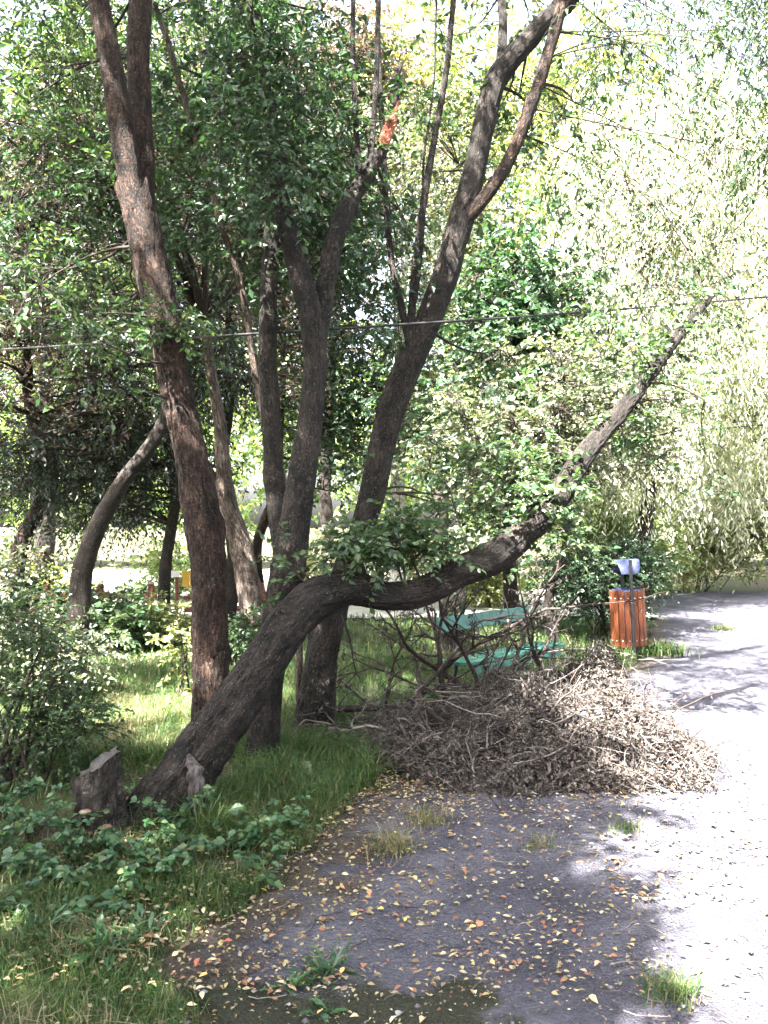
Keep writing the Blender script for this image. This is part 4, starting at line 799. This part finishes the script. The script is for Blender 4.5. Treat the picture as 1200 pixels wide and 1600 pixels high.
dead_branch('thin dead branch hooking over the right bench end', P(842, 1040, 6.8), (.35, 0, .9), .6, .014, 509, 1, 20)
dead_branch('bare grey branch on top of the brush pile', P(700, 1130, 5.9), (.9, -.3, .1), 1.2, .022, 510, 2, 20, bend=.2)
dead_branch('bare branch poking forward from the brush pile', P(650, 1100, 5.9), (.45, -.7, -.1), 1.1, .014, 511, 2, 20, bend=.2)
dead_branch('pale bare branch arching beside the litter bin', P(850, 1020, 6.6), (.85, .3, .12), .8, .010, 512, 1, 0, mat='dry_twig')

for i, (lab, st, d, L, r) in enumerate([
    ('forked dead branch crossing in front of the bench seat', P(760, 1105, 6.2), (-.35, .1, .9), .85, .022),
    ('dead branch tangled low before the bench legs', P(640, 1105, 6.3), (.8, .1, .5), .95, .02),
    ('slim dead branch rising between bench and slanting trunk', P(600, 1110, 6.4), (.15, .1, .95), .8, .014),
    ('dead branch bowed to the left above the grass', P(680, 1080, 6.3), (-.95, 0, .25), .8, .013),
    ('long bare branch lying along the front of the pile', P(560, 1150, 5.6), (.9, -.25, .02), 1.3, .012),
    ('dark bare branch sticking out of the pile by the bench', P(860, 1075, 6.0), (-.3, .1, .8), .55, .02)]):
    dead_branch(lab, st, d, L, r, 530 + i, 3 if r > .012 else 2, 60)

def pile_h(x, y):
    a = np.exp(-(((x - 1.32) / .58) ** 4 + ((y - 5.6) / .72) ** 4)) * .28 + np.exp(-(((x - .55) / .62) ** 4 + ((y - 5.45) / .6) ** 4)) * .09 + np.exp(-(((x - 1.7) / .42) ** 2 + ((y - 5.9) / .6) ** 2)) * .30
    q = np.stack([x, y, x * 0], -1)
    a = a + .10 * np.exp(-(((x - .95) / 1.15) ** 4 + ((y - 5.6) / 1.0) ** 4))
    return a * np.maximum(.3, 1 + .7 * vnoise(q * 2.6, 35) + .5 * vnoise(q * 6, 34))
rng = np.random.default_rng(520); mb = MB()
def pile_pts(n):
    x = rng.normal(1.05, .75, n * 3); y = rng.normal(5.7, .62, n * 3); h = pile_h(x, y)
    k = (h > .06) & (y > 4.7) & (x > -.25) & (x < 2.2); return x[k][:n], y[k][:n], h[k][:n]
x, y, h = pile_pts(2400); n = len(x); z = h * rng.uniform(.15, 1.02, n) + gz(x, y)
d = unit(np.stack([rng.normal(size=n), rng.normal(size=n) * .8, rng.normal(size=n) * .35], -1)); Ls = rng.uniform(.08, .62, n); K = 6; tt_ = np.linspace(-.5, .5, K)
c = np.stack([x, y, z], -1); side = unit(np.cross(d, rng.normal(size=(n, 3))))
pts = c[:, None] + d[:, None] * (Ls[:, None] * tt_)[..., None] + side[:, None] * (Ls[:, None] * rng.uniform(-1.3, 1.3, (n, 1)) * (tt_[None] ** 2 - .1))[..., None]
pts[..., 2] = np.maximum(pts[..., 2], .02); pts[..., 2] = np.minimum(pts[..., 2], pile_h(pts[..., 0], pts[..., 1]) + .10 + .12 * rng.uniform(0, 1, (n, 1)) ** 3)
tubes(mb, pts, np.broadcast_to(rng.uniform(.0010, .0032, (n, 1)) * np.linspace(1, .4, K), (n, K)), 4, 0)
x, y, h = pile_pts(450); n = len(x); c = np.stack([x, y, h * .8 + .02], -1); d = unit(rng.normal(size=(n, 3)) * A(1, .8, .5) + A(0, 0, .35)); Ls = rng.uniform(.15, .55, n)
sd = unit(rng.normal(size=(n, 3))); pts = c[:, None] + d[:, None] * (Ls[:, None] * np.linspace(0, 1, K))[..., None] + (sd + A(0, 0, -.6))[:, None] * (Ls[:, None] * .35 * np.linspace(0, 1, K) ** 2)[..., None]
pts[..., 2] = np.maximum(pts[..., 2], .02); tubes(mb, pts, np.broadcast_to(rng.uniform(.0012, .0036, (n, 1)) * np.linspace(1, .35, K), (n, K)), 4, 0)
tw = []
for i in range(130):
    x, y, h = pile_pts(4); a = rng.uniform(0, 6.28); grow(rng, tw, A(x[0], y[0], h[0] * rng.uniform(.5, 1.0) + .03), unit(A(math.cos(a), math.sin(a) * .8, rng.uniform(-.1, .55))), rng.uniform(.3, .8), .004 + .014 * rng.uniform(0, 1) ** 2.5, 2, .8)
tp = np.stack([o[0] for o in tw]); hp = pile_h(tp[..., 0], tp[..., 1]); ok = (tp[..., 0].max(1) < 2.2) & ~(((tp[..., 2] > .42) & (tp[..., 1] > 5.9)).any(1)) & ((tp[..., 2] - hp).max(1) < .34) & (tp[..., 1].min(1) > 4.6)
tubes(mb, tp[ok], np.stack([o[1] for o in tw])[ok] + .0004, 4, 0)
x, y, h = pile_pts(60000); n = len(x); z = h * rng.uniform(.0, 1.0, n) ** .35 * rng.uniform(.85, 1.12, n) + gz(x, y) + .01
dd = unit(rng.normal(size=(n, 3)) + A(0, 0, -.4)); sz = rng.uniform(.014, .03, n) + .035 * rng.uniform(0, 1, n) ** 3
leaves(mb, np.stack([x, y, z], -1), dd, unit(rng.normal(size=(n, 3)) + A(0, -.3, .3)), sz, sz * rng.uniform(.3, .6, n), 0, 1, .7, .3)
tag(mb.build('brush_pile', [M['dry_twig'], M['dry_leaf']]), 'heap of dead twigs and dry leaves beside the path', None, kind='stuff')

# ------------------------------------------------------------------ grass
def blades(mb, x, y, hgt, wid, rng, mat=0, lean=.5, z=None):
    n = len(x); a = rng.uniform(0, 2 * np.pi, n); b = a + np.pi / 2 + rng.normal(size=n) * .4; z = gz(x, y) - .02 if z is None else z
    o = np.stack([x, y, z], -1); w = np.stack([np.cos(a), np.sin(a), 0 * a], -1) * wid[:, None] / 2; l = np.stack([np.cos(b), np.sin(b), 0 * a], -1); up = A(0, 0, 1); k = (rng.uniform(.1, 1, n) * lean)[:, None]; hh = hgt[:, None]
    m1 = o + up * hh * .5 + l * hh * k * .25; tip = o + up * hh * (1 - .35 * k) + l * hh * k
    v = np.stack([o - w, o + w, m1 + w * .8, m1 - w * .8, tip], 1).reshape(-1, 3); i = np.arange(n)[:, None] * 5
    mb.add(v, [np.concatenate([i, i + 1, i + 2, i + 3], 1), np.concatenate([i + 3, i + 2, i + 4], 1)], mat, False)
rng = np.random.default_rng(600); mb = MB()
def scatter(n, x0, x1, y0, y1, thr=-.2, nz=1.6, seed=1):
    x = rng.uniform(x0, x1, n * 2); y = rng.uniform(y0, y1, n * 2)
    k = (vnoise(np.stack([x * nz, y * nz, x * 0], -1), seed) + rng.uniform(-.35, .35, len(x)) > thr) & (x < left_edge(y) - .03 + .05 * rng.normal(size=len(x))); return x[k][:n], y[k][:n]
for (n, x0, x1, y0, y1, h0, h1, w, thr) in ((26000, -4.2, 1.9, 6.3, 9.2, .06, .17, .006, -.9), (20000, -7, 4.4, 9, 13.4, .07, .16, .011, -.8), (9000, -3.2, .6, 5.2, 6.4, .06, .16, .006, -.5), (7500, -.95, -.05, 3.9, 5.5, .09, .24, .006, -.6), (3500, -2.6, -.4, 3.3, 4.4, .06, .16, .005, -.1), (8000, -1.7, -.5, 2.2, 3.6, .03, .11, .0045, -.25), (9000, 1.5, 9, 19, 23, .2, .4, .03, -.8), (2500, -3.6, -1.2, 4.4, 5.4, .06, .2, .006, -.3)):
    x, y = scatter(n, x0, x1, y0, y1, thr)
    hv = 1 + .45 * vnoise(np.stack([x * 3.1, y * 3.1, x * 0], -1), 17)
    blades(mb, x, y, rng.uniform(h0, h1, len(x)) * hv, np.full(len(x), w) * rng.uniform(.5, 1.4, len(x)), rng, 0, 1.5)
for (n, x0, x1, y0, y1) in ((4200, -1.8, -.3, 2.2, 4.0), (1500, -.8, 0, 3.6, 4.9), (9000, -2.5, -1.1, 5.4, 7.4)):  # last patch: dry straw, also added to brighten the sunlit lawn spot
    x, y = scatter(n, x0, x1, y0, y1, .05, 3, 6)
    blades(mb, x, y, rng.uniform(.04, .14, len(x)), rng.uniform(.002, .005, len(x)), rng, 1, 1.6)
tag(mb.build('grass', [M['grass'], M['straw']]), 'green grass of the lawn and path verge', None, kind='stuff')

def tuft(label, px, py, n, h0, h1, spread, seed, mats=('grass', 'straw'), cat='grass tuft', w=.005, dry=.3, onp=True):
    rng = np.random.default_rng(seed); Yg = H * F / (py - HY); c = P(px, py, Yg); mb = MB()
    for m, k in ((0, 1 - dry), (1, dry)):
        nn = max(1, int(n * k)); x = c[0] + rng.normal(size=nn) * spread; y = c[1] + rng.normal(size=nn) * spread
        blades(mb, x, y, rng.uniform(h0, h1, nn), rng.uniform(.6, 1.3, nn) * w, rng, m, 1.3, path_z(x, y) - .01)
    tag(mb.build('grass_tuft', [M[mats[0]], M[mats[1]]]), label, cat)
tuft('green grass tuft at the sunlit edge of the path, bottom right', 1050, 1560, 260, .04, .13, .045, 611, dry=.15, w=.004)
tuft('dry straw coloured grass tuft on the path below the pile', 612, 1325, 320, .05, .16, .06, 612, dry=.75, w=.004)
tuft('withered grass tuft farther up the path by the brush pile', 668, 1285, 200, .05, .15, .06, 613, dry=.7, w=.004)
tuft('small green tuft on the shaded path near the sunlight edge', 975, 1298, 140, .03, .09, .05, 614, dry=.2, w=.004)
tuft('small olive grass tuft in the middle of the path', 838, 1322, 130, .03, .09, .05, 615, dry=.45, w=.004)
tuft('bright green grass tuft at the foot of the litter bin', 1030, 1022, 420, .10, .26, .16, 616, dry=.03, w=.014)
tuft('green grass clump left of the litter bin post', 965, 1028, 220, .08, .2, .12, 617, dry=.05, w=.012)
tuft('grass tuft on the far path in the shade band', 1130, 985, 200, .05, .14, .07, 618, dry=.3, w=.012)

# ------------------------------------------------------------------ weeds
def rosette(label, px, py, n, L0, L1, wd, seed, rise=.9, mat='leaf_weed', cat='weed', name='weed_plant'):
    rng = np.random.default_rng(seed); Yg = H * F / (py - HY); c = P(px, py, Yg); mb = MB(); g = float(path_z(c[0], c[1]))
    a = rng.uniform(0, 2 * np.pi, n); el = rng.uniform(.25, 1.2, n) * rise; L = rng.uniform(L0, L1, n); K = 7; t = np.linspace(0, 1, K)
    hd = np.stack([np.cos(a), np.sin(a), 0 * a], -1); sd = np.stack([-np.sin(a), np.cos(a), 0 * a], -1)
    ctr = A(c[0], c[1], g)[None, None] + hd[:, None] * (L[:, None] * t * np.cos(el)[:, None])[..., None] + A(0, 0, 1) * (L[:, None] * (t * np.sin(el)[:, None] - .45 * t ** 2 * np.cos(el)[:, None]))[..., None]
    ctr[..., 2] = np.maximum(ctr[..., 2], g + .006); ctr = ctr + rng.normal(size=(n, 1, 3)) * A(.03, .03, 0) * (1 if n > 25 else .3) + rng.normal(size=(n, K, 3)) * A(.004, .004, .003)
    wv = wd * np.array([.18, .3, .62, .9, 1, .72, .05]) * (1 + .25 * np.array([0, 1, -1, 1, -1, 1, 0]))
    l = ctr + sd[:, None] * wv[None, :, None] + A(0, 0, 1) * wv[None, :, None] * .35; r = ctr - sd[:, None] * wv[None, :, None] + A(0, 0, 1) * wv[None, :, None] * .35
    v = np.stack([l, ctr, r], 2).reshape(-1, 3); i, k = np.meshgrid(np.arange(n), np.arange(K - 1), indexing='ij'); b = (i * K + k) * 3
    f = [np.stack([b, b + 3, b + 4, b + 1], -1).reshape(-1, 4), np.stack([b + 1, b + 4, b + 5, b + 2], -1).reshape(-1, 4)]
    mb.add(v, f, 0, True); tag(mb.build(name, [M[mat]]), label, cat)
rosette('dandelion like weed growing on the dark path, lower middle', 512, 1520, 34, .05, .17, .008, 701, 1.0)
rosette('small leafy weed left of the dandelion like weed', 455, 1545, 20, .04, .12, .007, 702, .8)
rosette('bright lobed weed at the verge corner lower left', 165, 1500, 55, .05, .17, .008, 703, 1.0)
rosette('broad leaved weed beside the verge grass lower left', 215, 1470, 36, .05, .15, .009, 704, .9)
rosette('low weed at the bottom left edge of the verge', 60, 1480, 36, .05, .15, .008, 705, .9)
rosette('tiny weed at the path edge near the bottom', 505, 1585, 8, .04, .08, .012, 706, .7)
rosette('broad leaved weed in the grass by the trunk foot', 480, 1230, 12, .10, .2, .03, 707, 1.0)

def bramble(label, x, y, n, seed, group=None, h=.2, reach=.22, ll=.040, mat='leaf_weed'):
    rng = np.random.default_rng(seed); t = root('bramble_plant', (x, y, 0), label, 'bramble', group); g = float(gz(x, y)) - .02
    a = rng.uniform(0, 2 * np.pi, n); e = np.stack([x + np.cos(a) * reach * rng.uniform(.4, 1.2, n), y + np.sin(a) * reach * rng.uniform(.3, 1, n), g + rng.uniform(.3, 1, n) * h], -1)
    b = bez(np.broadcast_to(A(x, y, g), (n, 3)), e, rng, 7, .35, .08); mb = MB(); tubes(mb, b, np.broadcast_to(.0028 * np.linspace(1, .5, 7), (n, 7)), 4, 0); mb.build('stems', M['twig'], t)
    pos = np.repeat(b[:, 2:].reshape(-1, 3), 3, 0); m = len(pos); k3 = np.tile(np.array([-1., 0, 1.]), m // 3)
    yaw = np.repeat(rng.uniform(0, 2 * np.pi, m // 3), 3) + k3 * 1.15; d = np.stack([np.cos(yaw), np.sin(yaw), rng.uniform(-.35, .35, m)], -1)
    sz = ll * rng.uniform(.6, 1.3, m) * np.where(k3 == 0, 1.15, .9); mb = MB()
    leaves(mb, pos + unit(d) * .008, d, unit(A(0, -.25, 1) + rng.normal(size=(m, 3)) * .35), sz, sz * .78, 1, 0, .25, .25); mb.build('leaves', M[mat], t)
BR = 'bramble plants among the weeds round the stump'
spots = [(-.98, 3.95, 12, .26), (-.72, 3.85, 10, .22), (-1.2, 3.75, 10, .18), (-1.45, 3.72, 10, .2), (-1.0, 3.55, 9, .16), (-1.65, 3.55, 10, .2), (-1.35, 3.45, 9, .15), (-1.75, 3.95, 10, .22), (-.6, 4.05, 8, .2), (-1.9, 3.7, 10, .22), (-.55, 3.65, 6, .15), (-1.55, 4.3, 9, .25), (-1.15, 3.25, 7, .13), (-1.6, 3.2, 8, .14), (-2.0, 4.15, 10, .28)]
for i, (x, y, n, h_) in enumerate(spots): bramble('low green bramble plant among the weeds round the stump', x, y, n, 720 + i, BR, h_)

# ------------------------------------------------------------------ fallen leaves, pebbles
rng = np.random.default_rng(800)
def leaf_spots(n, x0, x1, y0, y1):
    x = rng.uniform(x0, x1, n * 3); y = rng.uniform(y0, y1, n * 3); dx = x - left_edge(y)
    dens = np.exp(-np.maximum(dx, 0) / .9) * .8 + .12 + .35 * (vnoise(np.stack([x * 2.3, y * 2.3, x * 0], -1), 2) > .1)
    dens = dens * np.where(dx < 0, .45, 1); k = rng.uniform(0, 1, len(x)) < dens; return x[k][:n], y[k][:n]
def flat_leaves(mb, x, y, s0, s1, q):
    n = len(x); a = rng.uniform(0, 2 * np.pi, n); d = np.stack([np.cos(a), np.sin(a), rng.uniform(-.1, .35, n)], -1); nr = unit(A(0, 0, 1) + rng.normal(size=(n, 3)) * .28)
    sz = rng.uniform(s0, s1, n); leaves(mb, np.stack([x, y, path_z(x, y) + .012], -1), d, nr, sz, sz * rng.uniform(.4, .65, n), q, 0, rng.uniform(.1, .7, n)[:, None], .15)
mb = MB(); x, y = leaf_spots(5200, -1.6, 2.2, 2.7, 5.2); flat_leaves(mb, x, y, .008, .034, 1)
x, y = leaf_spots(1800, -.6, 2.6, 4.4, 5.6); flat_leaves(mb, x, y, .012, .03, 1)
x, y = leaf_spots(900, -1.4, 1.6, 2.2, 3.0); flat_leaves(mb, x, y, .006, .02, 1)
tag(mb.build('fallen_leaves', [M['fallen']]), 'small yellow and brown fallen leaves strewn over the path', None, kind='stuff')
protos = []
for k in range(7):
    mb = MB(); n = 1; a = k * .9; d = A(1, 0, .05)[None]; leaves(mb, A(-.5, 0, 0)[None], d, unit(A(.1 * math.sin(k), .25 * math.cos(k * 2), 1))[None], np.array([1.]), np.array([.5 + .06 * (k % 3)]), 1, 0, np.array([[.2 + .1 * k]]), .1 + .05 * (k % 3))
    c = [(.46, .36, .15), (.52, .44, .24), (.40, .17, .08), (.50, .38, .12), (.34, .11, .07), (.42, .30, .18), (.50, .47, .30)][k]
    m = leaf_mat('large_fallen_leaf', [tuple(q * .85 for q in c), c], .12, .5, .4, 1.0)
    me = mb.build('fallen_leaf', [m]); protos.append(me)
NAMES = ['pale ochre', 'straw yellow', 'rusty orange', 'golden yellow', 'dark red', 'tan', 'cream']
x, y = leaf_spots(112, -1.0, 1.3, 2.55, 4.3); used = set()
for i in range(len(x)):
    k = int(rng.choice(7, p=[.2, .2, .12, .15, .08, .1, .15])); o = protos[k] if k not in used else protos[k].copy()
    if k in used: COL.objects.link(o)
    used.add(k); s = rng.uniform(.024, .042); o.scale = (s, s, s); o.location = (x[i], y[i], float(path_z(x[i], y[i])) + .016); o.rotation_euler = (rng.uniform(-.3, .3), rng.uniform(-.3, .3), rng.uniform(0, 6.28))
    tag(o, NAMES[k] + ' fallen leaf lying on the path or its verge', 'leaf', 'large fallen leaves on the path')
for k in range(7):
    if k not in used: bpy.data.objects.remove(protos[k])

mb = MB(); n = 3600; x = rng.uniform(-.7, 2.6, n); y = rng.uniform(2.5, 6, n); k = x > left_edge(y) - .05; x, y = x[k], y[k]; n = len(x)
ic = np.array([(1, 0, 0), (-1, 0, 0), (0, 1, 0), (0, -1, 0), (0, 0, 1), (0, 0, -1)], float); fc = np.array([(0, 2, 4), (2, 1, 4), (1, 3, 4), (3, 0, 4), (2, 0, 5), (1, 2, 5), (3, 1, 5), (0, 3, 5)])
s = (rng.uniform(0, 1, n) ** 7 * .016 + .0022)[:, None, None]; v = np.stack([x, y, path_z(x, y) + .004], -1)[:, None] + ic[None] * s * rng.uniform(.6, 1.2, (n, 6, 1)) * A(1, 1, .6)
mb.add(v.reshape(-1, 3), (fc[None] + (np.arange(n) * 6)[:, None, None]).reshape(-1, 3), 0, True)
tag(mb.build('pebbles', [M['stone']]), 'small grey pebbles on the path', None, kind='stuff')

mb = MB(); n = 420; x = rng.uniform(-.8, 1.8, n); y = rng.uniform(2.5, 5.3, n); k = x > left_edge(y) - .15; x, y = x[k], y[k]; n = len(x); a = rng.uniform(0, 6.28, n); L = rng.uniform(.02, .14, n) ; t5 = np.linspace(-.5, .5, 5)
pts = np.stack([x[:, None] + np.cos(a)[:, None] * L[:, None] * t5 - np.sin(a)[:, None] * (t5 ** 2) * L[:, None] * rng.uniform(-.6, .6, (n, 1)), y[:, None] + np.sin(a)[:, None] * L[:, None] * t5 + np.cos(a)[:, None] * (t5 ** 2) * L[:, None] * .4, path_z(x, y)[:, None] + .010 + 0 * t5 + rng.uniform(0, .008, (n, 5))], -1)
tubes(mb, pts, np.broadcast_to(rng.uniform(.0008, .0022, (n, 1)), (n, 5)), 4, 0)
tag(mb.build('twig_litter', [M['dry_twig']]), 'broken twigs littering the path', None, kind='stuff')
print('objects', len(bpy.data.objects))
